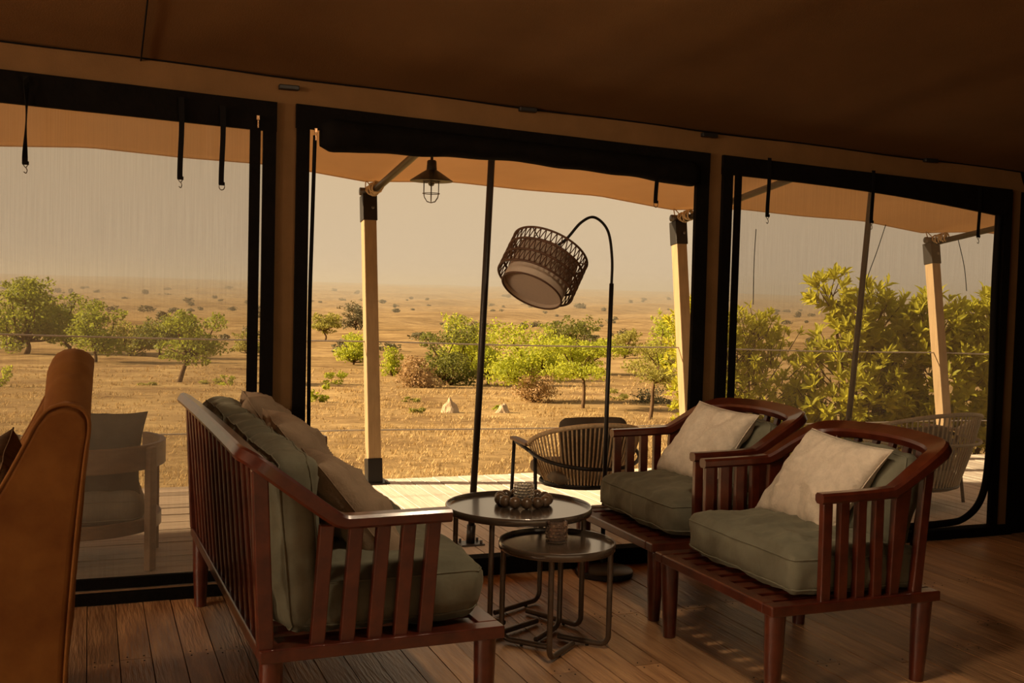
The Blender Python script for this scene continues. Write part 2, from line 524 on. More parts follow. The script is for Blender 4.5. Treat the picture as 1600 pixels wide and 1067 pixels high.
def vgrid(x0, x1, zlo, zhi, y0, nx, nz, wav=0.0, seed=0, thick=0.0):
    """upright cloth sheet between two height functions"""
    mb = MB(); vs = []; fs = []
    for i in range(nx + 1):
        x = x0 + (x1 - x0) * i / nx
        a, b = zlo(x), zhi(x)
        for k in range(nz + 1):
            z = a + (b - a) * k / nz
            dy = wav * noise.noise((x * 3 + seed, z * 1.2, seed)) if wav else 0
            vs.append((x, y0 + dy, z))
    for i in range(nx):
        for k in range(nz):
            p = i * (nz + 1) + k
            fs.append((p, p + nz + 1, p + nz + 2, p + 1))
    if thick:
        n = len(vs)
        vs2 = [(a, b + thick, c) for a, b, c in vs]
        fs2 = [tuple(reversed([q + n for q in f])) for f in fs]
        rim = [i * (nz + 1) for i in range(nx + 1)] + [nx * (nz + 1) + k for k in range(1, nz + 1)] + \
              [i * (nz + 1) + nz for i in range(nx - 1, -1, -1)] + [k for k in range(nz - 1, 0, -1)]
        side = [(rim[i], rim[(i + 1) % len(rim)], rim[(i + 1) % len(rim)] + n, rim[i] + n) for i in range(len(rim))]
        mb.add(vs + vs2, fs + fs2 + side)
    else:
        mb.add(vs, fs)
    return mb

c0 = lambda v: (lambda x: v)
wf = vgrid(-9.5, 6.05, zb, zt, -.02, 60, 3, .012, 1, .04)
for a, b in ((-9.5, -1.62), (.853, .963), (3.345, 3.447), (5.635, 5.76)):
    s_ = vgrid(a, b, c0(0), lambda x: zb(x) + .01, -.02, 2 if b - a < .5 else 14, 14, .006, a, .04)
    wf.add(s_.v, s_.f)
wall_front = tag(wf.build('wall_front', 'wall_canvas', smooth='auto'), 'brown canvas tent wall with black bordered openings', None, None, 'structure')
# eave seam and lashing brackets on the front wall
MB().tube([(x / 5, -.03, zt(x / 5) + .004 * math.sin(x)) for x in range(-46, 31)], .0035, 6).build('eave_cord', 'black_web', wall_front, True)
for x, z in ((.917, 2.525), (2.2, 2.525), (3.34, 2.475), (4.97, 2.44)):
    b = MB().box(x - .05, x + .05, -.055, -.02, z - .012, z + .012).build('eave_bracket', 'black_metal', wall_front, bevel=.005)

wr = vgrid(-9.2, 0.02, c0(-.05), lambda y: 2.42 + .3 * (4.6 - abs(y + 4.6)), 0, 40, 6, .03, 7, .04)
wr.v = [(6.03 + b, a, c) for a, b, c in wr.v]
tag(wr.build('wall_right', 'black_canvas', smooth='auto'), 'black curtained end wall of the tent', None, None, 'structure')
wl = vgrid(-9.2, 0.02, c0(-.05), lambda y: 2.91 + .3 * (4.6 - abs(y + 4.6)), 0, 40, 6, .03, 9, .04)
wl.v = [(-9.5 + b, a, c) for a, b, c in wl.v]
tag(wl.build('wall_left', 'wall_canvas', smooth='auto'), 'brown canvas end wall of the tent', None, None, 'structure')
wb = vgrid(-9.5, 6.05, zb, zt, -9.22, 40, 3, .012, 3, .04)
for a, b in ((-9.5, -9.0), (-6.2, -5.95), (-3.0, -2.75), (.2, .45), (3.3, 3.55), (5.4, 6.05)):
    wb.box(a, b, -9.22, -9.18, 0, 2.5)
tag(wb.build('wall_back', 'wall_canvas'), 'brown canvas back wall of the tent with open bays', None, None, 'structure')
cw = MB().box(5.745, 6.06, -.018, .03, -.02, 2.44)
tag(cw.build('wall_corner', 'black_canvas'), 'black curtain filling the tent corner', None, None, 'structure')

def ceiling():
    mb = MB(); nx, ny = 170, 90
    vs = []; fs = []
    for i in range(nx + 1):
        x = -9.6 + 15.75 * i / nx
        for k in range(ny + 1):
            y = 0.06 - 9.3 * k / ny
            d = 4.6 - abs(y + 4.6)
            z = zt(x) + .30 * d - .10 * math.sin(PI * min(1, max(0, d / 4.6)))
            z += .035 * noise.noise((x * .7, y * .9, 1.1)) * min(1, d * 2)
            z += .012 * noise.noise((x * 2.6 + y, y * .8 + x * 1.5, 5.2)) * min(1, d * 2)
            vs.append((x, y, z))
    for i in range(nx):
        for k in range(ny):
            p = i * (ny + 1) + k
            fs.append((p, p + ny + 1, p + ny + 2, p + 1))
    mb.add(vs, fs)
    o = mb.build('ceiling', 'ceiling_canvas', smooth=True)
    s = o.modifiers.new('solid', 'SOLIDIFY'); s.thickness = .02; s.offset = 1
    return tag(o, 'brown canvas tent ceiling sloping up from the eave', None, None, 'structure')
ceil_o = ceiling()
def czz(x, y):
    d = 4.6 - abs(y + 4.6)
    return zt(x) + .30 * d - .10 * math.sin(PI * min(1, max(0, d / 4.6))) + .035 * noise.noise((x * .7, y * .9, 1.1)) * min(1, d * 2) + .012 * noise.noise((x * 2.6 + y, y * .8 + x * 1.5, 5.2)) * min(1, d * 2)
for x0 in (.22,):
    MB().tube([(x0, -.02 - .1 * k, czz(x0, -.02 - .1 * k) - .012) for k in range(46)], .004, 5).build('seam', 'black_web', ceil_o, True)

# windows: black bordered openings
def window(name, label):
    return tag(empty(name), label, None, None, 'structure')
def band(root, x0, x1, zlo, zhi, y0=-.045, name='border', th=.03, wav=.006, m='black_canvas', nz=8):
    nx = max(2, int((x1 - x0) * 12))
    return vgrid(x0, x1, zlo, zhi, y0, nx, nz, wav, x0 * 3.1, th).build(name, m, root, 'auto')

w1 = window('window_1', 'tall netted tent opening beside the velvet armchair')
band(w1, -1.62, .86, lambda x: 2.328 - .03 * x, lambda x: zb(x), name='top_border')
band(w1, .795, .858, c0(.05), lambda x: zb(x) - .02, name='side_border', nz=20)
band(w1, .730, .782, c0(.08), lambda x: 2.34, name='zip_flap', y0=-.04, th=.012, nz=20)
band(w1, -1.62, .86, c0(.062), c0(.112), name='bottom_border', y0=-.03)
MB().box(-1.62, .86, -.036, .02, .050, .058).build('sill_strip', 'oiled_oak', w1)
MB().box(-1.62, .86, -.075, .03, -.03, .048).build('threshold', 'black_canvas', w1, bevel=.006)
vgrid(-1.62, .80, c0(.08), lambda x: 2.36 - .03 * x, .0, 30, 24, .02, 4).build('insect_net', 'insect_net', w1, True)
w2 = window('window_2', 'wide open tent doorway with its net rolled up')
band(w2, .955, 3.35, lambda x: 2.36 - .03 * x, lambda x: zb(x) + .005, name='top_border')
band(w2, .960, 1.024, c0(.05), lambda x: zb(x) - .01, name='side_border', nz=20)
band(w2, 3.266, 3.35, c0(.05), lambda x: zb(x) - .01, name='side_border', nz=20)
MB().box(.86, 3.45, -.075, .03, -.03, .094).build('threshold', 'black_canvas', w2, bevel=.006)
# rolled-up net
rl = MB(); vs = []; fs = []; NX, NK = 90, 18
for i in range(NX + 1):
    t = i / NX; x = 1.075 + 2.21 * t
    lo = 2.218 + .03 * math.sin(t * PI * 1.1) - .045 * t * t + .012 * noise.noise((x * 4, 0, 2))
    hi = zb(x) - .05
    taper = min(1, .25 + min(t, 1 - t) * 30)
    for k in range(NK):
        a = 2 * PI * k / NK
        rzv = (hi - lo) / 2 * (1 + .05 * noise.noise((x * 5, math.cos(a) * 1.5, math.sin(a) * 1.5))) * (.55 + .45 * taper)
        vs.append((x, -.035 + .075 * math.cos(a) * taper * (1 + .15 * noise.noise((x * 6, math.cos(a), 7))), (hi + lo) / 2 + rzv * math.sin(a)))
for i in range(NX):
    for k in range(NK):
        k2 = (k + 1) % NK
        fs.append((i * NK + k, i * NK + k2, (i + 1) * NK + k2, (i + 1) * NK + k))
fs += [tuple(range(NK)), tuple(NX * NK + k for k in range(NK))]
rl.add(vs, fs); rl.build('rolled_net', 'black_canvas', w2, 'auto')
MB().tube(spline([(1.052, -.03, 2.30), (1.046, -.03, 1.9), (1.04, -.03, 1.4), (1.045, -.03, .8), (1.05, -.03, .10)], 8), .010, 6).build('zip_edge', 'black_web', w2, True)
w3 = window('window_3', 'netted tent opening behind the two slatted armchairs')
band(w3, 3.44, 5.66, lambda x: 2.255 - .070 * (x - 3.53) + .03 * math.sin((x - 3.5) * 1.4), lambda x: zb(x) + .005, name='top_border')
band(w3, 3.444, 3.508, c0(.05), lambda x: zb(x) - .01, name='side_border', nz=20)
band(w3, 5.60, 5.665, c0(.0), lambda x: zb(x) - .01, name='side_border', nz=20)
band(w3, 3.528, 3.572, c0(.08), c0(2.30), name='zip_flap', y0=-.04, th=.012, nz=20)
MB().box(3.45, 5.76, -.075, .03, -.03, .060).build('threshold', 'black_canvas', w3, bevel=.006)
MB().tube(spline([(5.565, -.03, 2.12), (5.56, -.03, 1.6), (5.575, -.03, 1.0), (5.575, -.03, .5), (5.53, -.03, .25), (5.40, -.03, .125), (5.20, -.03, .095), (4.6, -.03, .09), (3.6, -.03, .09)], 8), .024, 6).build('zip_edge', 'black_web', w3, True)
vgrid(3.50, 5.62, c0(.055), lambda x: 2.3 - .07 * (x - 3.53), .0, 40, 30, .025, 8).build('insect_net', 'insect_net', w3, True)
for pts in ([(3.70, -.012, 1.95), (3.695, -.012, 1.75), (3.70, -.012, 1.5)], [(4.66, -.012, 2.02), (4.60, -.012, 1.85), (4.53, -.012, 1.66), (4.56, -.012, 1.58)], [(5.25, -.012, 1.95), (5.31, -.012, 1.78), (5.34, -.012, 1.62)]):
    MB().tube(spline(pts, 6), .0025, 5).build('net_crease', 'black_web', w3, True)

def zip_pull(x, z, par):
    mb = MB().box(x - .008, x + .008, -.068, -.058, z - .012, z + .012)
    mb.box(x - .004, x + .004, -.070, -.064, z - .05, z - .012)
    mb.build('zip_pull', 'zip_metal', par, bevel=.002)
zip_pull(.765, 2.36, w1); zip_pull(1.05, 2.32, w2)

# hanging webbing straps
def strap(x, ztop, zbot, hook, label, tw=0.0):
    root = empty('webbing_strap', (x, -.062, ztop + .12))
    L = ztop + .12 - zbot
    mb = MB(); vs = []; fs = []; n = 16
    for i in range(n + 1):
        t = i / n; a = tw * math.sin(t * PI) ; ww = .0125
        for s_ in (-1, 1):
            for q in (-.0012, .0012):
                vs.append((s_ * ww * math.cos(a) - q * math.sin(a) + .003 * math.sin(t * 5), s_ * ww * math.sin(a) + q * math.cos(a), -L * t))
    for i in range(n):
        b = i * 4
        for p, q in ((0, 1), (1, 3), (3, 2), (2, 0)):
            fs.append((b + p, b + q, b + 4 + q, b + 4 + p))
    fs += [(0, 1, 3, 2), (n * 4, n * 4 + 1, n * 4 + 3, n * 4 + 2)]
    mb.add(vs, fs); mb.build('webbing', 'black_web', root)
    MB().box(-.014, .014, -.003, .003, -L - .004, -L + .012).build('stitched_end', 'black_web', root)
    if hook == 'ring':
        MB().tube([(.013 * math.cos(a), 0, -L - .010 + .016 * math.sin(a)) for a in [PI + PI * k / 10 for k in range(11)]] + [(.013, 0, -L - .002), (-.013, 0, -L - .002)], .0022, 6, closed=True).build('ring', 'hook_metal', root, True)
    else:
        MB().tube(spline([(-.012, 0, -L), (0, 0, -L - .016), (.012, 0, -L)], 4), .002, 6).build('loop', 'hook_metal', root, True)
        MB().tube(spline([(0, 0, -L - .014), (.006, 0, -L - .028), (.002, 0, -L - .042), (-.008, 0, -L - .036)], 4), .0022, 6).build('hook', 'hook_metal', root, True)
    return tag(root, label, 'strap', 'webbing straps hanging from the tent openings')
strap(-.275, 2.345, 2.066, 'hook', 'twisted black webbing strap with hook, above the velvet armchair', 1.45)
strap(.403, 2.308, 2.04, 'hook', 'black webbing strap with wire hook beside a ring-ended strap')
strap(.596, 2.286, 2.024, 'ring', 'black webbing strap ending in a ring, next to the canvas pillar')
strap(2.99, 2.19, 2.065, 'ring', 'short black strap with ring in the open doorway beside the arc lamp')
strap(3.743, 2.25, 2.025, 'hook', 'black hook strap nearest the black zip flap behind the slatted armchairs')
strap(4.507, 2.225, 2.025, 'hook', 'black hook strap beside the thin dark pole behind the net')
strap(5.367, 2.172, 1.972, 'hook', 'black hook strap in the corner by the black curtain')

# ------------------------------------------------------------------ awning, posts, poles, cables
def aw_edge(x):
    d = min(abs(x - p) for p in (-3.6, -.76, 2.1, 4.97, 7.88, 10.7))
    return 2.470 - .029 * x + .075 * min(1, d / .75) - .02 * min(1, d / 1.4)
def aw_z(x, t):
    zi = 2.86 - .03 * x; zo = aw_edge(x)
    return zi + (zo - zi) * t + .014 * noise.noise((x * 1.6, t * 7, 2.2)) * min(1, (1 - t) * 6) + .01 * noise.noise((x * .8, t * 18, 9)) * (1 - t)
aw = MB(); vs = []; fs = []; NX, NY = 170, 26
for i in range(NX + 1):
    x = -9 + 20.5 * i / NX
    for k in range(NY + 1):
        t = k / NY
        vs.append((x, .03 + 3.20 * t, aw_z(x, t)))
for i in range(NX):
    for k in range(NY):
        p = i * (NY + 1) + k
        fs.append((p, p + NY + 1, p + NY + 2, p + 1))
aw.add(vs, fs)
awning = empty('awning', (0, 0, 0))
tag(awning, 'tan canvas awning stretched out over the deck', 'awning')
o = aw.build('canvas', 'awning_canvas', awning, True)
sm = o.modifiers.new('solid', 'SOLIDIFY'); sm.thickness = .004; sm.offset = 1
MB().tube([(-9 + 20.5 * i / NX, 3.235, aw_edge(-9 + 20.5 * i / NX)) for i in range(NX + 1)], .007, 6).build('hem_cord', 'awning_canvas', awning, True)
for x in (-3.6, -.76, 2.1, 4.97, 7.88):
    MB().tube([(x + .02, 3.12, 2.36 - .03 * x), (x + .03, .10, 2.80 - .03 * x)], .028, 10).build('rafter_pole', 'tent_pole', awning, True)

def awning_post(x, label):
    root = empty('awning_post', (x, 2.75, 0))
    zt_ = 2.34 - .027 * x
    ly = .16 * zt_
    def P(z): return Vector((.0, .16 * z, z))
    MB().bar(P(.16), P(zt_ - .17), .105, .105, (1, 0, 0)).build('timber', 'post_wood', root, bevel=.006)
    MB().bar(P(0.0), P(.19), .118, .118, (1, 0, 0)).build('foot_bracket', 'black_metal', root, bevel=.004)
    MB().box(-.11, .11, -.09, .13, 0, .012).build('base_plate', 'black_metal', root, bevel=.003)
    for sx in (-.085, .085):
        MB().lathe([(0, .026), (.011, .026), (.011, .012)], 6, (sx, -.065, 0)).build('bolt', 'steel_grey', root)
    MB().bar(P(zt_ - .21), P(zt_), .118, .118, (1, 0, 0)).build('head_bracket', 'black_metal', root, bevel=.004)
    q = P(zt_ - .10)
    MB().tube([(.02, q.y - .063, q.z), (.02, q.y - .072, q.z)], .013, 10).build('bolt', 'steel_grey', root, True)
    tp = P(zt_ + .03)
    MB().tube([(-.07, tp.y, tp.z), (.07, tp.y, tp.z)], .032, 12).build('pipe_sleeve', 'steel_grey', root, True)
    pts = []
    for k in range(60):
        t = k / 59; a = t * 2 * PI * 6
        pts.append((.02 + .042 * math.cos(a) + .01 * math.sin(a * 1.7), tp.y - .04 - .17 * t, tp.z + .005 + .025 * t + .045 * math.sin(a)))
    MB().tube(pts, .008, 6).build('rope_lashing', 'rope', root, True)
    MB().tube(spline([(-.02, tp.y + .02, tp.z + .02), (.0, tp.y + .07, tp.z + .09), (.04, tp.y + .02, tp.z + .03)], 6), .005, 6).build('guy_loop', 'rope', root, True)
    return tag(root, label, 'post', 'timber awning posts')
awning_post(2.1, 'pale timber awning post left of the hanging cage lamp')
awning_post(4.97, 'sunlit timber awning post right of the arc lamp, beside the tent wall')
awning_post(7.88, 'timber awning post among broad leaves behind the netted opening')

def tent_pole(x, label):
    root = empty('tent_pole', (x, .62, 0))
    MB().tube([(0, 0, 0.01), (0, -.10, 1.0), (.0, -.235, 2.74 - .03 * x)], .0205, 14).build('shaft', 'tent_pole', root, True)
    MB().tube([(0, 0, 0.0), (0, -.012, .12)], .027, 14).build('foot_sleeve', 'tent_pole', root, True)
    MB().box(-.075, .075, -.06, .06, 0, .010).build('base_plate', 'steel_grey', root, bevel=.003)
    for sx, sy in ((.055, .035), (.055, -.04), (-.055, .035)):
        MB().lathe([(0, .03), (.009, .03), (.009, .01)], 6, (sx, sy, 0)).build('bolt', 'steel_grey', root)
    return tag(root, label, 'pole', 'slim dark tent poles')
tent_pole(2.165, 'slim dark tent pole standing on the deck in the open doorway')
tent_pole(4.89, 'slim dark tent pole behind the netted opening by the broad-leaved bushes')
for zc, nm, lb in ((1.135, 'railing_cable', 'upper thin steel railing cable strung between the awning posts'), (.412, 'railing_cable', 'lower thin steel railing cable strung between the awning posts')):
    o = MB().tube([(-6 + 17.5 * k / 40, 2.93, zc - .0125 * (-6 + 17.5 * k / 40) * (1 if zc > 1 else .6) - .01 * math.sin(PI * ((k * 17.5 / 40 - 8.1) % 2.87) / 2.87)) for k in range(41)], .006, 6).build(nm, 'cable', None, True)
    tag(o, lb, 'cable')
# ------------------------------------------------------------------ cushions
def rbox_map(a, b, c, sx, sy, sz, rad, crown, seed, wr):
    """cube-surface point (a,b,c in -1..1) to a soft box cushion"""
    h = Vector((sx / 2, sy / 2, sz / 2))
    p = Vector((a * h.x, b * h.y, c * h.z))
    inner = Vector((max(-h.x + rad, min(h.x - rad, p.x)), max(-h.y + rad, min(h.y - rad, p.y)), max(-h.z + rad, min(h.z - rad, p.z))))
    d = p - inner
    if d.length > 1e-9: p = inner + d.normalized() * rad
    fa, fb, fc = (1 - a * a), (1 - b * b), (1 - c * c)
    p.z += (1 if c >= 0 else -.3) * crown * abs(c) * (max(fa, 0) ** .6) * (max(fb, 0) ** .6)
    p.x += a * .10 * sz * fb * fc
    p.y += b * .10 * sz * fa * fc
    q = Vector((p.x * 6 + seed, p.y * 6, p.z * 6 + seed * .7))
    wv = wr * noise.noise(q) + wr * .6 * noise.noise(q * 2.3)
    f1 = 1 - abs(noise.noise((p.x * 2.4 + p.y * 7 + seed, p.y * 9 - p.x * 2, p.z * 5)))
    f2 = 1 - abs(noise.noise((p.x * 12 - p.y * 6 + seed * 2, p.y * 10 + p.x * 5, p.z * 8)))
    ef = max(0, (1 - abs(a) ** 6) * (1 - abs(b) ** 6)) if abs(c) > .999 else .45
    rid = wr * ef * (1.1 * (f1 ** 5 - .45) + .5 * (f2 ** 5 - .45))
    n = Vector((a ** 5, b ** 5, c ** 5))
    if n.length > 1e-6: p += n.normalized() * (wv + rid)
    return p

def box_cushion(name, m, sx, sy, sz, seed=0.0, rad=.05, crown=.03, wr=.006, n=26, nz=9, piping=True):
    mb = MB()
    def face(fn, na, nb):
        vs = [fn(-1 + 2 * i / na, -1 + 2 * k / nb) for i in range(na + 1) for k in range(nb + 1)]
        fs = [(i * (nb + 1) + k, (i + 1) * (nb + 1) + k, (i + 1) * (nb + 1) + k + 1, i * (nb + 1) + k + 1) for i in range(na) for k in range(nb)]
        mb.add(vs, fs)
    g = lambda a, b, c: rbox_map(a, b, c, sx, sy, sz, rad, crown, seed, wr)
    for s_ in (-1, 1):
        face(lambda a, b: g(a, b, s_), n, n)
        face(lambda a, b: g(s_, a, b), n, nz)
        face(lambda a, b: g(a, s_, b), n, nz)
    me = bpy.data.meshes.new(name)
    me.from_pydata(mb.v, [], mb.f)
    bm = bmesh.new(); bm.from_mesh(me)
    bmesh.ops.remove_doubles(bm, verts=bm.verts, dist=1e-5)
    bmesh.ops.recalc_face_normals(bm, faces=bm.faces)
    bm.to_mesh(me); bm.free()
    o = link(name, me, m, None, True)
    if piping:
        for c in (.72, -.72):
            pts = []
            for (f, cnt) in ((lambda t: (t, -1), 24), (lambda t: (1, t), 24), (lambda t: (-t, 1), 24), (lambda t: (-1, -t), 24)):
                for k in range(cnt):
                    a, b = f(-1 + 2 * k / cnt)
                    p = g(a, b, c)
                    pts.append(p + Vector((a, b, 0)).normalized() * .001)
            MB().tube(pts, .0035, 5, closed=True).build('piping', m, o, True)
    return o

def pillow(name, m, sx, sy, th, seed=0.0, n=30, wr=.010, pinch=.10):
    mb = MB(); vs = []; fs = []
    N = n + 1
    for side in (1, -1):
        for i in range(N):
            for k in range(N):
                u, v = -1 + 2 * i / n, -1 + 2 * k / n
                x = sx / 2 * u * (1 - pinch * (1 - abs(v) ** 2.2) * abs(u) ** 2)
                y = sy / 2 * v * (1 - pinch * (1 - abs(u) ** 2.2) * abs(v) ** 2)
                e = max(0, (1 - abs(u) ** 3.2)) * max(0, (1 - abs(v) ** 3.2))
                z = side * th / 2 * e ** .50
                # folds that radiate from the corners and edges
                rad_ = math.hypot(u, v); ang = math.atan2(v, u)
                z += side * wr * e ** .4 * (noise.noise((x * 8 + seed, y * 8, side * 2 + seed)) + .8 * rad_ * noise.noise((ang * 5 + seed, rad_ * 1.5, seed)))
                fr = 1 - abs(noise.noise((x * 3 + y * 4 + seed, y * 7 - x * 4, side + seed)))
                z += side * wr * .8 * (fr ** 5 - .4) * e ** .4
                z += .5 * wr * noise.noise((x * 5 + seed, y * 5 + 3, seed))
                vs.append((x, y, z))
    for s_ in range(2):
        o0 = s_ * N * N
        for i in range(n):
            for k in range(n):
                f = (o0 + i * N + k, o0 + (i + 1) * N + k, o0 + (i + 1) * N + k + 1, o0 + i * N + k + 1)
                fs.append(f if s_ == 0 else tuple(reversed(f)))
    me = bpy.data.meshes.new(name); me.from_pydata(vs, [], fs)
    bm = bmesh.new(); bm.from_mesh(me)
    rim = [v_ for v_ in bm.verts if any(e_.is_boundary for e_ in v_.link_edges)]
    bmesh.ops.remove_doubles(bm, verts=rim, dist=2e-4)
    bmesh.ops.recalc_face_normals(bm, faces=bm.faces)
    bm.to_mesh(me); bm.free()
    o = link(name, me, m, None, True)
    pts = []
    for (f, cnt) in ((lambda t: (t, -1), 20), (lambda t: (1, t), 20), (lambda t: (-t, 1), 20), (lambda t: (-1, -t), 20)):
        for k in range(cnt):
            u, v = f(-1 + 2 * k / cnt)
            x = sx / 2 * u * (1 - pinch * (1 - abs(v) ** 2.2)) if abs(u) == 1 else sx / 2 * u * (1 - pinch * (1 - abs(v) ** 2.2) * abs(u) ** 2)
            y = sy / 2 * v * (1 - pinch * (1 - abs(u) ** 2.2)) if abs(v) == 1 else sy / 2 * v * (1 - pinch * (1 - abs(u) ** 2.2) * abs(v) ** 2)
            pts.append((x, y, .5 * wr * noise.noise((x * 5 + seed, y * 5 + 3, seed))))
    MB().tube(pts, .003, 5, closed=True).build('seam', m, o, True)
    return o

def orient(o, c, xdir, ydir):
    """place: local x -> xdir, local y ~ ydir, local z = x cross y"""
    X = Vector(xdir).normalized(); Y = Vector(ydir); Y = (Y - X * Y.dot(X)).normalized(); Z = X.cross(Y)
    m_ = Matrix((X, Y, Z)).transposed().to_4x4(); m_.translation = Vector(c)
    o.matrix_world = m_
    return o

def slump(o, c, xv, yv):
    """place a soft pillow along two edge directions that need not be square (it has slumped); baked into its mesh"""
    X = Vector(xv).normalized(); Y = Vector(yv).normalized(); Z = X.cross(Y).normalized()
    m_ = Matrix((X, Y, Z)).transposed().to_4x4()
    o.data.transform(m_)
    for ch in o.children: ch.data.transform(m_)
    o.location = c
    return o

# ------------------------------------------------------------------ slatted sofa
def tapered_leg(par, x, y, h=.338, r0=.040, r1=.028, dx=0, dy=0):
    mb = MB()
    mb.tube([(x + dx, y + dy, 0), (x + dx * .5, y + dy * .5, h * .5), (x, y, h)], [r1, (r0 + r1) / 2 + .002, r0], 20)
    return mb.build('leg', 'mahogany', par, 'auto')

sofa = tag(empty('slatted_sofa', (.512, -2.066, 0), R(1.6)), 'long dark red wooden sofa with slatted back and arm, olive and tan cushions on it', 'sofa')
SL, SD = 1.90, .845
for (a, b, c, d, nm) in ((0, SD, 0, .07, 'side_rail'), (0, SD, SL - .07, SL, 'side_rail'), (0, .07, .07, SL - .07, 'back_rail'), (SD - .075, SD, .07, SL - .07, 'front_rail')):
    MB().box(a, b, c, d, .336, .38).build(nm, 'mahogany', sofa, bevel=.005)
for k in range(15):
    y = .12 + k * (SL - .24) / 14
    MB().box(.06, SD - .065, y - .035, y + .035, .345, .372).build('seat_slat', 'mahogany', sofa, bevel=.003)
for x, y in ((.045, .045), (SD - .055, .05), (.045, SL - .045), (SD - .055, SL - .05)):
    tapered_leg(sofa, x, y)
TOPZ = 1.005
for yy, s_ in ((.035, 1), (SL - .035, -1)):
    for k, xb in enumerate((.19, .289, .383, .472, .56)):
        MB().bar((xb, yy, .376), (xb + .026, yy, .768), .030, .048, (0, 1, 0)).build('arm_slat', 'mahogany', sofa, bevel=.004)
    MB().bar((.022, yy, .376), (-.005, yy, .96), .042, .052, (0, 1, 0)).build('corner_post', 'mahogany', sofa, bevel=.005)
def lerp5(arr, n=5):
    out = []
    for i in range(len(arr) - 1):
        for k in range(n):
            t = k / n
            a, b = arr[i], arr[i + 1]
            out.append(tuple(x * (1 - t) + y * t for x, y in zip(a, b)) if isinstance(a, tuple) else a * (1 - t) + b * t)
    out.append(arr[-1]); return out
sn = [(.642, .035, .778), (.45, .035, .777), (.31, .035, .776), (.265, .035, .780), (.225, .035, .802), (.10, .035, .895), (.012, .037, .960), (-.018, .055, .982), (-.032, .10, .992), (-.034, .22, .996), (-.034, .6, .999)]
su = [(0, 0, 1), (0, 0, 1), (.05, 0, 1), (.25, 0, .95), (.5, 0, .85), (.62, 0, .8), (.60, .05, .8), (.5, .12, .85), (.48, .05, .88), (.48, 0, .88), (.48, 0, .88)]
sw = [.066, .066, .068, .070, .074, .080, .086, .090, .090, .088, .088]
st = [.044, .044, .044, .046, .050, .052, .052, .050, .048, .046, .046]
sp5 = sn + [(-.034, SL / 2, 1.0)] + [(x, SL - y, z) for x, y, z in reversed(sn)]
MB().sweep(spline(sp5, 5), lerp5(su + [(.48, 0, .88)] + [(a, -b, c) for a, b, c in reversed(su)]), lerp5(sw + [.088] + sw[::-1]), lerp5(st + [.046] + st[::-1]), .009).build('bent_rail', 'mahogany', sofa, 'auto')
for k in range(15):
    y = .13 + k * (SL - .26) / 14
    MB().bar((.03, y, .376), (-.016, y, .985), .030, .034, (0, 1, 0)).build('back_slat', 'mahogany', sofa, bevel=.004)
SM = Matrix.Translation((.512, -2.066, 0)) @ Matrix.Rotation(R(1.6), 4, 'Z')
def on_sofa(o, c, xd, yd):
    orient(o, c, xd, yd); o.matrix_world = SM @ o.matrix_world; return o
for k, lb in enumerate(('plump olive velvet seat cushion at the near end of the sofa', 'olive velvet seat cushion at the far end of the sofa, by the tent wall')):
    o = box_cushion('seat_cushion', 'olive_velvet', .70, .87, .215, 3.1 + k * 4, .075, .045, .012, n=40)
    on_sofa(o, (.455, .515 + k * .885, .490), (1, 0, 0), (0, 1, 0)); tag(o, lb, 'cushion', 'olive sofa cushions')
for k, lb in enumerate(('upright olive velvet back cushion behind the slats at the near end of the sofa', 'olive velvet back cushion in the middle of the sofa back', 'olive velvet back cushion at the far end of the sofa back')):
    o = box_cushion('back_cushion', 'olive_velvet', .585, .585, .165, 11.3 + k * 5, .060, .035, .016, n=36)
    on_sofa(o, (.142 - .004 * k, .37 + k * .59, .690 + .012 * k), (-.10, 0, 1), (0, 1, 0.02 * (k - 1))); tag(o, lb, 'cushion', 'olive sofa cushions')
for k, (c, up, lb) in enumerate((((.410, .45, .735), (-.62, .10, .74), 'crumpled tan linen pillow at the near end of the sofa'),
                                ((.345, .95, .815), (-.60, .03, .80), 'crumpled tan linen pillow in the middle of the sofa'),
                                ((.325, 1.50, .845), (-.56, .10, .83), 'crumpled tan linen pillow at the far end of the sofa'))):
    o = pillow('linen_pillow', 'tan_linen', .50, .50, .19, 2.7 + k * 3.3, wr=.028, n=54)
    on_sofa(o, c, up, (0, 1, .12)); tag(o, lb, 'pillow', 'tan pillows on the sofa')

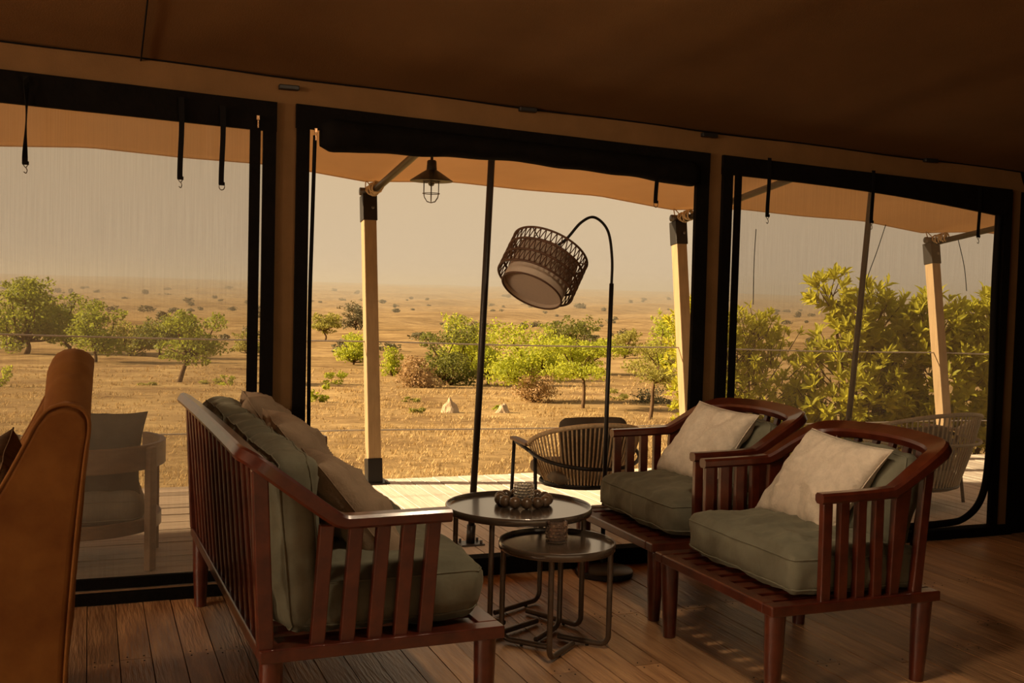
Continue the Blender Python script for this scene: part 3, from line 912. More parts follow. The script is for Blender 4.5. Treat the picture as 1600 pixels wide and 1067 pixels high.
# ------------------------------------------------------------------ slatted armchairs
def slat_chair():
    root = empty('slatted_armchair')
    CW, CD = .905, .81
    for (a, b, c, d, nm) in ((0, CD, 0, .065, 'side_rail'), (0, CD, CW - .065, CW, 'side_rail'), (CD - .07, CD, .065, CW - .065, 'back_rail'), (0, .075, .065, CW - .065, 'front_rail')):
        MB().box(a, b - (.018 if nm == 'front_rail' else 0), c, d, .338, .38).build(nm, 'mahogany', root, bevel=.006)
    for k in range(8):
        y = .065 + .0 + k * (CW - .13) / 8 + .033
        MB().box(.055, CD - .065, y - .006, y + .056, .345, .377).build('seat_slat', 'mahogany', root, bevel=.003)
    for x, y, dx, dy in ((.05, .05, .004, .01), (.05, CW - .05, .004, -.01), (CD - .05, .05, -.004, .01), (CD - .05, CW - .05, -.004, -.01)):
        tapered_leg(root, x, y, .340, .041, .028, dx, dy)
    def mir(p): return (p[0], CW - p[1], p[2])
    near = [(.217, .028, .779), (.38, .028, .782), (.53, .030, .787), (.58, .032, .797), (.68, .040, .853), (.78, .055, .906), (.845, .085, .928), (.892, .150, .938), (.922, .26, .945), (.938, .36, .948)]
    nu = [(0, 0, 1), (0, 0, 1), (-.10, 0, 1), (-.30, 0, .95), (-.45, 0, .9), (-.42, .05, .9), (-.36, .22, .88), (-.34, .22, .9), (-.38, .06, .9), (-.40, 0, .9)]
    nw = [.052, .054, .058, .066, .078, .088, .096, .098, .094, .092]
    nth = [.042, .042, .044, .048, .050, .052, .052, .050, .048, .047]
    pts = near + [(.942, CW / 2, .949)] + [mir(p) for p in reversed(near)]
    up = nu + [(-.40, 0, .9)] + [(a, -b, c) for a, b, c in reversed(nu)]
    ws = nw + [.092] + nw[::-1]; ts = nth + [.047] + nth[::-1]
    sp_ = spline(pts, 5)
    def lerp(arr):
        out = []
        for i in range(len(arr) - 1):
            for k in range(5):
                t = k / 5
                a, b = arr[i], arr[i + 1]
                out.append(tuple(x * (1 - t) + y * t for x, y in zip(a, b)) if isinstance(a, tuple) else a * (1 - t) + b * t)
        out.append(arr[-1]); return out
    MB().sweep(sp_, lerp(up), lerp(ws), lerp(ts), .010).build('bent_rail', 'mahogany', root, 'auto')
    for yy in (.030, CW - .030):
        for k, xb in enumerate((.255, .335, .418, .502, .585)):
            MB().bar((xb, yy, .376), (xb + (-.004 if k < 4 else .030), yy, .770 + (.004 * k if k < 4 else .045)), .030, .044, (0, 1, 0), t1=.044 if k < 4 else .080).build('arm_slat', 'mahogany', root, bevel=.004)
        MB().bar((.700, yy, .376), (.752, yy + (.012 if yy < .4 else -.012), .885), .034, .046, (0, 1, 0)).build('back_post', 'mahogany', root, bevel=.005)
    for k in range(7):
        t = (k + .5) / 7
        y = .10 + (CW - .20) * t
        xt = .938 - .10 * abs(2 * t - 1) ** 2.4
        MB().bar((.775, y, .376), (xt, y, .935), .034, .024, (0, 1, 0)).build('back_slat', 'mahogany', root, bevel=.004)
    return root
chA = slat_chair()
chB = copy_tree(chA)
chA.location = (2.403, -2.128, 0); chB.location = (2.456, -1.10, 0)
tag(chA, 'dark red slatted armchair nearer the camera, standing on the bare plank floor', 'armchair', 'slatted armchairs facing the sofa')
tag(chB, 'dark red slatted armchair beside the arc lamp, behind the round tables', 'armchair', 'slatted armchairs facing the sofa')
for k, (bx_, by_, nm) in enumerate(((2.403, -2.128, 'the slatted armchair nearer the camera'), (2.456, -1.10, 'the slatted armchair beside the arc lamp'))):
    o = box_cushion('seat_cushion', 'olive_velvet', .635, .79, .165, 21.7 + 6 * k, .034, .045, .013, n=48)
    orient(o, (bx_ + .447, by_ + .4525, .472), (1, 0, -.01), (0, 1, 0)); tag(o, 'olive velvet seat cushion on ' + nm, 'cushion', 'olive armchair cushions')
    o = box_cushion('back_cushion', 'olive_velvet', .40, .68, .14, 33.7 + 6 * k, .055, .035, .014)
    orient(o, (bx_ + .715, by_ + .4525, .715), (.24, 0, 1), (0, 1, 0)); tag(o, 'olive back cushion behind the beige pillow on ' + nm, 'cushion', 'olive armchair cushions')
p = pillow('beige_pillow', 'beige_linen', .46, .53, .16, 5.2, wr=.020, n=48, pinch=.06)
slump(p, (2.972, -1.645, .752), (.35, -.36, .80), (0, .99, .04)); tag(p, 'square beige linen pillow leaning on the armchair nearer the camera', 'pillow', 'beige pillows on the armchairs')
p = pillow('beige_pillow', 'beige_linen', .47, .53, .16, 9.4, wr=.020, n=48, pinch=.06)
slump(p, (3.015, -.630, .765), (.30, -.38, .82), (-.04, .99, .03)); tag(p, 'square beige linen pillow leaning on the armchair beside the arc lamp', 'pillow', 'beige pillows on the armchairs')

# ------------------------------------------------------------------ nesting tables
def nest_table(loc, r, zt_, angs, rleg, label):
    root = empty('round_side_table', loc)
    MB().lathe([(0, zt_ - .034), (r - .012, zt_ - .036), (r - .004, zt_ - .034), (r, zt_ - .028), (r, zt_ - .004), (r - .003, zt_), (r - .008, zt_), (r - .010, zt_ - .004), (r - .011, zt_ - .016), (0, zt_ - .016)], 72).build('tray_top', 'table_top', root, 'auto')
    for a in angs:
        a = R(a)
        fx, fy = rleg * math.cos(a), rleg * math.sin(a)
        inw = Vector((-math.cos(a), -math.sin(a), 0)); inw.rotate(Quaternion((0, 0, 1), R(-20)))
        p0 = Vector((fx, fy, 0))
        b = .045
        path = [p0 + Vector((0, 0, zt_ - .036)), p0 + Vector((0, 0, .3)), p0 + Vector((0, 0, .009 + b))]
        for k in range(1, 6):
            t = k / 5 * PI / 2
            path.append(p0 + inw * b * (1 - math.cos(t)) + Vector((0, 0, .016 + b * (1 - math.sin(t)))))
        path.append(p0 + inw * (rleg * 1.02) + Vector((0, 0, .016)))
        MB().tube(path, .0122, 12).build('leg', 'bronze', root, 'auto')
        q = p0 + inw * .10
        MB().lathe([(0, 0), (.008, 0), (.008, .010), (0, .010)], 10, (q.x, q.y, 0)).build('foot_pad', 'black_metal', root)
    return tag(root, label, 'table', 'round nesting tables')
nest_table((1.876, -.856, 0), .343, .55, (-43, 47, 137, -133), .32, 'larger round bronze tray table holding the wooden bead ring')
nest_table((1.906, -1.24, 0), .256, .465, (-119, -29, 61, 151), .235, 'smaller round bronze tray table tucked under the larger one')

gar = tag(empty('bead_garland', (1.925, -.795, .534)), 'ring of large dark wooden beads on the larger round table', 'beads')
sph = MB(); NSg = 12
sph.lathe([(.0275 * math.sin(PI * k / NSg), -.0275 * math.cos(PI * k / NSg)) for k in range(NSg + 1)], 20)
bead_me = sph.mesh('bead')
for k in range(13):
    a = 2 * PI * k / 13 + .1
    o = link('bead', bead_me, 'bead_wood', gar, True)
    o.location = (.114 * math.cos(a), .114 * math.sin(a), .0275); o.rotation_euler = (a, k, a * 2)
MB().tube([(.114 * math.cos(2 * PI * k / 40), .114 * math.sin(2 * PI * k / 40), .0275) for k in range(40)], .003, 5, closed=True).build('string', 'rope', gar, True)

def hobnail(loc, m, label, h=.095, r=.043):
    root = empty('hobnail_candle_holder', loc)
    NA, NZ = 160, 70
    mb = MB(); vs = []; fs = []
    for i in range(NZ + 1):
        z = h * i / NZ
        base = r * (.90 + .10 * math.sin(PI * min(1, max(0, .12 + .76 * i / NZ))))
        for k in range(NA):
            a = 2 * PI * k / NA
            row = z / h * 7
            ph = 16 * k / NA + .5 * (int(row) % 2)
            u, v = (ph % 1) * 2 - 1, (row % 1) * 2 - 1
            bump = max(0, 1 - u * u - v * v) ** .5
            rr_ = base + .0080 * bump * (1 if i < NZ - 1 else 0)
            vs.append((rr_ * math.cos(a), rr_ * math.sin(a), z))
    for i in range(NZ, -1, -1):
        z = max(.010, h * i / NZ)
        base = r * (.90 + .10 * math.sin(PI * min(1, max(0, .12 + .76 * i / NZ)))) - .004
        for k in range(NA):
            a = 2 * PI * k / NA
            vs.append((base * math.cos(a), base * math.sin(a), z))
    m2 = 2 * NZ + 2
    for i in range(m2 - 1):
        for k in range(NA):
            k2 = (k + 1) % NA
            fs.append((i * NA + k, i * NA + k2, (i + 1) * NA + k2, (i + 1) * NA + k))
    fs += [tuple(range(NA - 1, -1, -1)), tuple((m2 - 1) * NA + k for k in range(NA))]
    mb.add(vs, fs)
    mb.build('glass_cup', m, root, True)
    return tag(root, label, 'candle holder', 'hobnail glass candle holders')
hobnail((1.935, -.775, .534), 'clear_glass', 'clear hobnail glass candle holder inside the wooden bead ring')
hobnail((1.918, -1.205, .449), 'pink_glass', 'rosy hobnail glass candle holder on the smaller round table')

# ------------------------------------------------------------------ arc floor lamp
lamp = tag(empty('arc_floor_lamp', (2.70, -.100, 0)), 'black arc floor lamp with a woven cane drum shade', 'floor lamp')
MB().lathe([(0, 0), (.150, 0), (.158, .004), (.158, .026), (.150, .032), (0, .032)], 48, (-.052, -.130, 0)).build('base', 'black_metal', lamp, 'auto')
MB().tube([(0, 0, .03), (.0, 0, .9), (.006, 0, 1.60)], .0125, 12).build('pole', 'black_metal', lamp, True)
MB().tube([(0, 0, .03), (0, 0, .055)], .022, 14).build('pole_socket', 'black_metal', lamp, 'auto')
AX = Vector((-.49, -.256, -.81)).normalized()          # shade axis, pointing out of its open end
SC = Vector((-.455, -.10, 1.675))                       # centre of the cane drum
attach = SC - AX * .10
arc = spline([(.006, 0, 1.58), (.004, 0, 1.74), (-.035, -.015, 1.89), (-.125, -.03, 1.958), (-.215, -.05, 1.925), (-.31, -.07, 1.83), tuple(attach - AX * .01), tuple(attach + AX * .04)], 8)
MB().tube(arc, .0078, 10).build('arc_arm', 'black_metal', lamp, True)
zq = Vector((0, 0, 1)).rotation_difference(AX)
shade = empty('cane_shade'); shade.parent = lamp; shade.location = SC; shade.rotation_mode = 'QUATERNION'; shade.rotation_quaternion = zq
RO, RI, HH = .212, .168, .105
for z in (-HH, -.035, .035, HH):
    MB().tube([(RO * math.cos(2 * PI * k / 56), RO * math.sin(2 * PI * k / 56), z) for k in range(56)], .0065 if abs(z) > .1 else .0070, 6, closed=True).build('cane_hoop', 'rattan', shade, True)
wv = MB()
for (z0, z1, n) in ((-HH, -.035, 44), (-.035, .035, 44), (.035, HH, 44)):
    for k in range(n):
        a0, a1, a2 = (2 * PI * (k + q) / n for q in (0, .5, 1))
        for (p_, q_) in ((a0, a1), (a2, a1)):
            wv.tube([(RO * math.cos(p_), RO * math.sin(p_), z0), (RO * 1.012 * math.cos((p_ + q_) / 2), RO * 1.012 * math.sin((p_ + q_) / 2), (z0 + z1) / 2), (RO * math.cos(q_), RO * math.sin(q_), z1)], .0030, 4, caps=False)
tag(wv.build('cane_weave', 'rattan', shade), None, None, None, 'stuff')
dr = MB(); n = 56
dr.add([(rr_ * math.cos(2 * PI * k / n), rr_ * math.sin(2 * PI * k / n), z) for (rr_, z) in ((RI, -.07), (RI, .155), (RI - .004, .155), (RI - .004, -.07)) for k in range(n)],
       [(i * n + k, i * n + (k + 1) % n, ((i + 1) % 4) * n + (k + 1) % n, ((i + 1) % 4) * n + k) for i in range(4) for k in range(n)])
dr.build('fabric_drum', 'shade_fabric', shade, 'auto')
MB().lathe([(0, .128), (RI - .006, .128), (RI - .006, .132), (0, .132)], 48).build('diffuser_disc', 'shade_fabric', shade, 'auto')
MB().tube([(RI * math.cos(2 * PI * k / 56), RI * math.sin(2 * PI * k / 56), .155) for k in range(56)], .0055, 6, closed=True).build('drum_hem', 'rattan', shade, True)
for k in range(3):
    a = 2 * PI * k / 3 + .4
    MB().tube([(0, 0, -.075), (RO * math.cos(a), RO * math.sin(a), -HH)], .003, 5).build('spoke', 'black_metal', shade, True)
MB().tube([(0, 0, -.09), (0, 0, .02)], .018, 12).build('lamp_holder', 'black_metal', shade, 'auto')

# ------------------------------------------------------------------ velvet wing chair
wing = tag(empty('wing_armchair', (-.012, 0, 0)), 'ochre velvet wing armchair seen from behind its side', 'armchair')
prof = [(-.055, .14), (-.045, .40), (-.020, .75), (.004, 1.00), (.016, 1.09), (.012, 1.135), (-.012, 1.163), (-.055, 1.172), (-.098, 1.158), (-.130, 1.12), (-.160, 1.06), (-.195, .99), (-.235, .915),
        (-.285, .835), (-.35, .76), (-.44, .70), (-.55, .665), (-.68, .655), (-.735, .64), (-.755, .60), (-.75, .50), (-.735, .14)]
for ya, yb in ((-1.985, -1.875), (-1.225, -1.115)):
    mb = MB(); n = len(prof)
    ins = .0
    rings = []
    for (yy, sc) in ((ya, .965), (ya + .018, 1.0), (yb - .018, 1.0), (yb, .965)):
        cx = sum(p_[0] for p_ in prof) / n; cz = sum(p_[1] for p_ in prof) / n
        ring = []
        for (x, z) in prof:
            d = Vector((x + .30, 0, z - .6)); L = d.length
            q = d * (1 - (1 - sc) * .5 / max(L, .2))
            ring.append((q.x - .30, yy, q.z + .6))
        rings += ring
    fs = [(i * n + k, i * n + (k + 1) % n, (i + 1) * n + (k + 1) % n, (i + 1) * n + k) for i in range(3) for k in range(n)]
    fs += [tuple(range(n)), tuple(3 * n + k for k in range(n))]
    mb.add(rings, fs)
    wp = mb.build('wing_panel', 'ochre_velvet', wing, 'auto', bevel=.012, seg=3)
    yp = ya + .004 if ya < -1.5 else yb - .004
    MB().tube(spline([(x * .995 - .002, yp, z - .004) for x, z in prof[:19]], 4), .006, 6).build('piping', 'ochre_velvet', wing, True)
bk = MB(); vs = []; fs = []
NY_ = 26
secs = 22
for i in range(NY_ + 1):
    s_ = i / NY_; y = -1.90 + .70 * s_
    zt2 = 1.155 + .150 * math.sin(PI * s_) ** .75 - .012 * math.exp(-((s_ - .20) / .025) ** 2)
    xr = lambda z: -.055 + .075 * (z - .14)
    loop = []
    for k in range(8):
        z = .25 + (zt2 - .06 - .25) * k / 7
        loop.append((xr(z), y, z))
    for k in range(1, 8):
        a = PI * k / 8
        loop.append((xr(zt2) - .07 + .07 * math.cos(a), y, zt2 - .06 + .06 * math.sin(a)))
    for k in range(8):
        z = zt2 - .06 + (.35 - zt2 + .06) * k / 7
        loop.append((xr(z) - .14 - .02 * (zt2 - z), y, z))
    loop = [(x + .010 * noise.noise((x * 9, yy_ * 7, z * 11)), yy_, z + .012 * (noise.noise((yy_ * 14, z * 5, 3)) if z > .9 else 0)) for x, yy_, z in loop]
    m_ = len(loop); vs += loop
for i in range(NY_):
    for k in range(m_):
        k2 = (k + 1) % m_
        fs.append((i * m_ + k, i * m_ + k2, (i + 1) * m_ + k2, (i + 1) * m_ + k))
fs += [tuple(range(m_)), tuple(NY_ * m_ + k for k in range(m_))]
bk.add(vs, fs); bk.build('backrest', 'ochre_velvet', wing, 'auto')
MB().box(-.74, -.06, -1.88, -1.22, .14, .34).build('seat_base', 'ochre_velvet', wing, bevel=.015)
sc_ = box_cushion('seat_cushion', 'ochre_velvet', .56, .64, .15, 51.0, .05, .03, .005); sc_.parent = wing; sc_.location = (-.46, -1.55, .415)
for x, y in ((-.70, -1.93), (-.70, -1.17), (-.11, -1.93), (-.11, -1.17)):
    MB().tube([(x, y, 0), (x, y, .15)], [.018, .028], 12).build('leg', 'mahogany', wing, 'auto')
p = pillow('plaid_pillow', 'dark_plaid', .44, .46, .17, 15.2, wr=.016)
orient(p, (-.31, -1.64, .80), (.30, -.10, .92), (0, .95, .1)); tag(p, 'dark brown checked pillow tucked inside the ochre velvet armchair', 'pillow')

# ------------------------------------------------------------------ pendant lamp under the awning
pen = tag(empty('cage_pendant_lamp', (2.06, 1.25, 2.10)), 'black metal pendant lamp with wire cage under the awning', 'pendant lamp')
MB().lathe([(.138, .138), (.140, .142), (.060, .196), (.034, .212), (.030, .268), (.024, .275), (0, .275), (0, .268), (.024, .26), (.030, .205), (.055, .190), (.132, .140)], 40).build('shade', 'black_metal', pen, 'auto')
MB().lathe([(0, .27), (.010, .27), (.010, .30), (0, .30)], 10).build('cord_grip', 'black_metal', pen, 'auto')
MB().tube([(0, 0, .29), (0, 0, .62)], .004, 6).build('cord', 'black_web', pen, True)
for k in range(6):
    a = 2 * PI * k / 6 + .2
    MB().tube([(q * math.cos(a), q * math.sin(a), z) for q, z in ((.055, .145), (.055, .06), (.050, .035), (.030, .008), (0, 0))], .0026, 5).build('cage_wire', 'hook_metal', pen, True)
for z in (.135, .060):
    MB().tube([(.055 * math.cos(2 * PI * k / 24), .055 * math.sin(2 * PI * k / 24), z) for k in range(24)], .0026, 5, closed=True).build('cage_ring', 'hook_metal', pen, True)
MB().lathe([(0, .105), (.016, .112), (.024, .130), (.018, .160), (.012, .19), (0, .19)], 20).build('bulb', 'bulb_glass', pen, True)

# ------------------------------------------------------------------ chairs out on the deck
def rope_chair(loc, rz, label, m_rope, wide=.36, ztop=.71, zarm=.55, zlow=.30, tall=False):
    root = empty('rope_armchair', loc, rz)
    def top(phi): return ((wide + .02) * math.cos(phi), -(wide) * math.sin(phi) * 1.0, zarm + (ztop - zarm) * math.sin(max(0, min(PI, phi))) ** .8)
    def low(phi): return (wide * .72 * math.cos(phi), -(wide * .72) * math.sin(phi), zlow)
    N = 40
    ph = [PI * k / N for k in range(N + 1)]
    MB().tube([top(a) for a in ph], .016, 8).build('top_hoop', m_rope, root, True)
    MB().tube([low(a) for a in ph], .013, 8).build('lower_hoop', 'black_metal', root, True)
    rp_ = MB()
    for a in ph:
        t_, l_ = Vector(top(a)), Vector(low(a))
        for da in (0,):
            md = (t_ + l_) / 2 + Vector((math.cos(a), -math.sin(a), 0)) * .012
            o_ = Vector((-math.sin(a), -math.cos(a), 0)) * da * wide
            rp_.tube([l_ + o_, md + o_, t_ + o_], .0062, 6, caps=False)
    tag(rp_.build('rope_back', m_rope, root, True), None, None, None, 'stuff')
    zr = zlow + (.55 if tall else .48) * (zarm - zlow)
    MB().tube([((wide + .012) * math.cos(a), -(wide + .012) * math.sin(a), zarm - .05 - (.07 if not tall else .0) * math.sin(a)) for a in [PI * k / 30 for k in range(31)]], .013, 8).build('frame_rail', 'black_metal' if not tall else m_rope, root, True)
    for s_ in (-1, 1):
        MB().tube([(s_ * (wide + .012), -.0, zarm - .05), (s_ * (wide + .012), .30, zarm - .03)], .013, 8).build('arm_rail', 'black_metal', root, True)
        MB().box(s_ * (wide + .012) - .028, s_ * (wide + .012) + .028, .02, .36, zarm - .022, zarm).build('armrest', 'oiled_oak', root, bevel=.006)
        MB().tube([(s_ * (wide + .012), .34, zarm - .02), (s_ * (wide + .02), .36, 0)], .013, 8).build('leg', 'black_metal', root, True)
        MB().tube([(s_ * (wide * .95), -.02, zarm - .05), (s_ * (wide * .98), -.10, 0)], .013, 8).build('leg', 'black_metal', root, True)
    MB().lathe([(0, zlow - .03), (wide * .74, zlow - .03), (wide * .76, zlow - .015), (wide * .74, zlow), (0, zlow)], 32, (0, .05, 0)).build('seat_pan', 'black_metal', root, 'auto')
    c = box_cushion('seat_pad', 'pale_fabric', .54, .54, .10, loc[0], .045, .02, .004, n=14, nz=6, piping=False); c.parent = root; c.location = (0, .06, zlow + .055)
    c = box_cushion('back_pad', 'grey_fabric', .46, .34, .09, loc[0] + 3, .045, .02, .006, n=14, nz=6, piping=False); c.parent = root; c.location = (0.03, -.12, zlow + .255); c.rotation_euler = (R(80), 0, 0)
    return tag(root, label, 'armchair', 'rope-backed chairs on the deck')
rope_chair((3.06, .95, 0), R(-4), 'rope-backed deck armchair behind the arc lamp, with wooden armrests', 'rope')
rope_chair((5.84, .98, 0), R(4), 'pale rope-backed deck armchair behind the net by the black curtain', 'pale_rope', .47, .735, .56, .17, True)

oak = tag(empty('barrel_armchair', (-.03, .80, 0)), 'curved wooden barrel armchair with grey cushions behind the left net', 'armchair')
def band_arc(r_, z0, z1, a0, a1, th, drop=0.0, sy=1.0):
    mb = MB(); n = 34; vs = []; fs = []
    for k in range(n + 1):
        a = a0 + (a1 - a0) * k / n
        dz = drop * abs(math.cos(a)) ** 3
        for rr_, z in ((r_, z0), (r_ + th, z0), (r_ + th, z1), (r_, z1)):
            vs.append((rr_ * math.cos(a), -rr_ * math.sin(a) * sy, z - dz))
    for k in range(n):
        for q in range(4):
            q2 = (q + 1) % 4
            fs.append((k * 4 + q, k * 4 + q2, (k + 1) * 4 + q2, (k + 1) * 4 + q))
    fs += [(0, 1, 2, 3), tuple(n * 4 + q for q in range(4))]
    mb.add(vs, fs); return mb
band_arc(.405, .545, .675, R(-38), R(218), .030, 0).build('back_band', 'oiled_oak', oak, 'auto', bevel=.005)
band_arc(.385, .205, .275, R(-38), R(218), .030, 0).build('seat_band', 'oiled_oak', oak, 'auto', bevel=.005)
for a in (40, 140, -30, 210):
    a = R(a); c = (.445 * math.cos(a), -.445 * math.sin(a))
    MB().bar((c[0], c[1], 0), (c[0], c[1], .665), .055, .040, (-math.sin(a), -math.cos(a), 0)).build('leg', 'oiled_oak', oak, bevel=.005)
MB().lathe([(0, .215), (.38, .215), (.38, .235), (0, .235)], 36).build('seat_board', 'oiled_oak', oak, 'auto')
c = box_cushion('seat_pad', 'pale_fabric', .62, .62, .16, 61.0, .07, .03, .005, n=16, nz=7); c.parent = oak; c.location = (0, .03, .325)
p = pillow('grey_pillow', 'grey_fabric', .52, .50, .17, 25.2, wr=.012)
orient(p, (.03, .60, .62), (.05, -.32, .95), (-1, 0, 0.03)); tag(p, 'grey square pillow standing in the wooden barrel armchair', 'pillow')
# ------------------------------------------------------------------ vegetation
def leaf_quads(mb, rg, c, rad, n, ls, shell=.55, droop=0.0):
    vs = []; fs = []
    for _ in range(n):
        d = Vector((rg.gauss(0, 1), rg.gauss(0, 1), rg.gauss(0, 1))).normalized()
        q = Vector(c) + Vector((d.x * rad[0], d.y * rad[1], d.z * rad[2])) * (shell + (1 - shell) * rg.random() ** .6)
        nrm = (d * .9 + Vector((rg.gauss(0, .6), rg.gauss(0, .6), rg.gauss(0, .6)))).normalized()
        t = nrm.cross(Vector((rg.gauss(0, 1), rg.gauss(0, 1), rg.gauss(0, 1)))).normalized()
        b = nrm.cross(t)
        s_ = ls * rg.uniform(.6, 1.3)
        o = len(vs)
        vs += [q - t * s_ * .5, q + b * s_ * .26, q + t * s_ * .5 + nrm * s_ * .1, q - b * s_ * .26]
        fs.append((o, o + 1, o + 2, o + 3))
    mb.add(vs, fs)

def tree(name, label, cat, loc, H, W, leafm, seed, nl=3200, ls=.17, trunk=.36, lean=0.0, clumps=15, tr=None, group='savanna trees and shrubs', low=.0):
    rg = random.Random(seed)
    root = empty(name, (loc[0], loc[1], loc[2] - .06))
    tr = tr or H * .022 + .02
    th = H * trunk
    top = Vector((lean * H, rg.uniform(-.05, .05) * H, th))
    tk = MB()
    pts = spline([(0, 0, -.1), (lean * H * .2 + rg.uniform(-.04, .04) * H, 0, th * .35), (lean * H * .75 + rg.uniform(-.04, .04) * H, 0, th * .7), tuple(top)], 4)
    tk.tube(pts, [tr * (1.25 - .55 * i / (len(pts) - 1)) for i in range(len(pts))], 7)
    fo = MB()
    W = W * 1.15
    for k in range(clumps):
        a = 2 * PI * k / clumps * 2.4 + rg.uniform(-.4, .4)
        rr_ = math.sqrt((k + .3) / clumps) * .74
        zz = rg.uniform(-.9, .8) if k % 3 else rg.uniform(-1, -.2)
        zz *= math.sqrt(max(.15, 1 - rr_ * rr_ * .9))
        cz = th * .75 + (H - th * .75) * .46 - low * H * .2
        c = Vector((lean * H + math.cos(a) * rr_ * W / 2, math.sin(a) * rr_ * W / 2, cz + zz * (H - th * .75) * .48))
        f_ = rg.uniform(.7, 1.35)
        rad = (W * .20 * f_ * rg.uniform(.8, 1.2), W * .20 * f_ * rg.uniform(.8, 1.2), (H - th) * .17 * f_)
        leaf_quads(fo, rg, c, rad, int(nl / clumps * f_ * f_ * .9), ls, .35)
        for _ in range(3):
            sp_d = Vector((rg.gauss(0, 1), rg.gauss(0, 1), rg.gauss(.5, .8))).normalized()
            leaf_quads(fo, rg, c + Vector((sp_d.x * rad[0], sp_d.y * rad[1], sp_d.z * rad[2])) * 1.15, (rad[0] * .35, rad[1] * .35, rad[2] * .4), int(nl / clumps * .10), ls, .2)
        md = (top + c) / 2 + Vector((rg.uniform(-.1, .1) * W, 0, -.05 * H))
        tk.tube(spline([tuple(top * .8), tuple(md), tuple(c)], 3), [tr * .6, tr * .55, tr * .5, tr * .42, tr * .36, tr * .3, tr * .2], 5)
    tk.build('trunk', 'bark', root, True)
    tag(fo.build('foliage', leafm, root, recalc=False), None, None, None, 'stuff')
    return tag(root, label, cat, group)

tree('savanna_tree', 'tall dense green tree at the edge of the netted opening, behind the velvet armchair', 'tree', (-4.4, 82.4, -4.18), 7.0, 5.2, 'leaf_mid', 1, 5200, .28, .18)
tree('savanna_tree', 'rounded bright green tree directly behind the top of the velvet armchair', 'tree', (-1.6, 86.5, -4.29), 5.1, 5.2, 'leaf_mid', 2, 4200, .26, .22)
tree('savanna_tree', 'upright green tree to the right of the velvet armchair top', 'tree', (.4, 69.5, -3.88), 3.8, 3.3, 'leaf_mid', 3, 2600, .22, .28)
tree('savanna_tree', 'low green spreading tree in the gap of the left tree row', 'tree', (2.9, 78.0, -4.02), 2.7, 3.2, 'leaf_olive', 4, 2200, .22, .2)
tree('savanna_tree', 'dark green tree behind the leaning tree in the left netted opening', 'tree', (4.7, 76.2, -3.99), 3.6, 3.8, 'leaf_dark', 5, 2600, .22, .25)
tree('savanna_tree', 'green tree with a bare leaning trunk in the left netted opening', 'tree', (3.95, 47.6, -3.24), 3.7, 3.2, 'leaf_mid', 6, 3200, .17, .44, .14)
tree('savanna_tree', 'small green tree beside the canvas pillar, behind the zip flap', 'tree', (11.8, 81.7, -4.25), 2.2, 2.6, 'leaf_olive', 7, 1600, .2, .15)
tree('savanna_tree', 'single flat green tree far off beside the doorway zip edge', 'tree', (26.8, 124.9, -5.23), 3.8, 3.9, 'leaf_olive', 8, 1800, .3, .4)
tree('savanna_tree', 'hazy grey-green tree far off behind the first awning post', 'tree', (43.9, 181.3, -6.2), 5.4, 5.4, 'leaf_scrub', 9, 1500, .45, .2)
tree('savanna_shrub', 'bright green shrub half hidden by the first awning post', 'shrub', (17.5, 69.5, -4.07), 2.5, 2.6, 'leaf_bright', 10, 2000, .2, .12)
tree('savanna_shrub', 'dark green small shrub just right of the first awning post', 'shrub', (16.4, 55.0, -3.65), 1.9, 1.3, 'leaf_bright', 11, 1500, .15, .1)
tree('savanna_shrub', 'dense grey-green thicket left of the dark tent pole', 'shrub', (16.9, 46.6, -3.38), 3.3, 3.2, 'leaf_dark', 12, 4600, .15, .06)
tree('savanna_tree', 'bright lime green tree standing behind the dark tent pole', 'tree', (20.1, 52.6, -3.62), 3.9, 3.3, 'leaf_bright', 13, 4200, .18, .16)
tree('savanna_tree', 'little bright tree with thin trunk just right of the dark tent pole', 'tree', (19.1, 46.3, -3.39), 2.3, 1.6, 'leaf_bright', 14, 1700, .15, .3)
tree('savanna_tree', 'wide lime green tree under the hanging cane lamp shade', 'tree', (15.84, 32.7, -2.70), 3.5, 3.3, 'leaf_bright', 15, 5600, .13, .26)
tree('savanna_tree', 'dark olive tree behind the lime green tree under the lamp shade', 'tree', (29.2, 58.8, -3.91), 4.2, 4.0, 'leaf_dark', 16, 3200, .2, .2)
tree('savanna_tree', 'forked bare-limbed green tree left of the lamp pole', 'tree', (16.1, 28.5, -2.53), 2.75, 2.5, 'leaf_bright', 17, 3400, .11, .52, -.04, 12, .06)
tree('savanna_tree', 'sparse yellow-green tree with twisted pale trunk right of the lamp pole', 'tree', (15.8, 23.1, -2.30), 2.75, 1.9, 'leaf_olive', 18, 2300, .09, .56, .06, 10, .055)
tree('savanna_tree', 'bright green tree peeking from behind the sunlit awning post', 'tree', (34.6, 54.8, -3.81), 4.4, 2.8, 'leaf_bright', 19, 2600, .18, .2)
tree('savanna_tree', 'small hazy tree just right of the lamp pole on the plain', 'tree', (48.6, 87.9, -4.85), 3.2, 3.4, 'leaf_olive', 20, 1600, .25, .2)
tree('dry_bush', 'tan dried-out bush at the foot of the grey-green thicket', 'bush', (14.7, 44.2, -3.26), 1.9, 2.0, 'leaf_dry', 21, 2200, .14, .08)
tree('dry_bush', 'brown dried creeper around the trunk of the wide lime green tree', 'bush', (15.6, 31.8, -2.68), 1.7, 1.5, 'leaf_dry', 22, 2200, .10, .08)
tree('dry_bush', 'grey brushwood heap beside the twisted pale trunk', 'bush', (20.6, 31.6, -2.80), .75, 1.9, 'leaf_scrub', 23, 900, .10, .1)
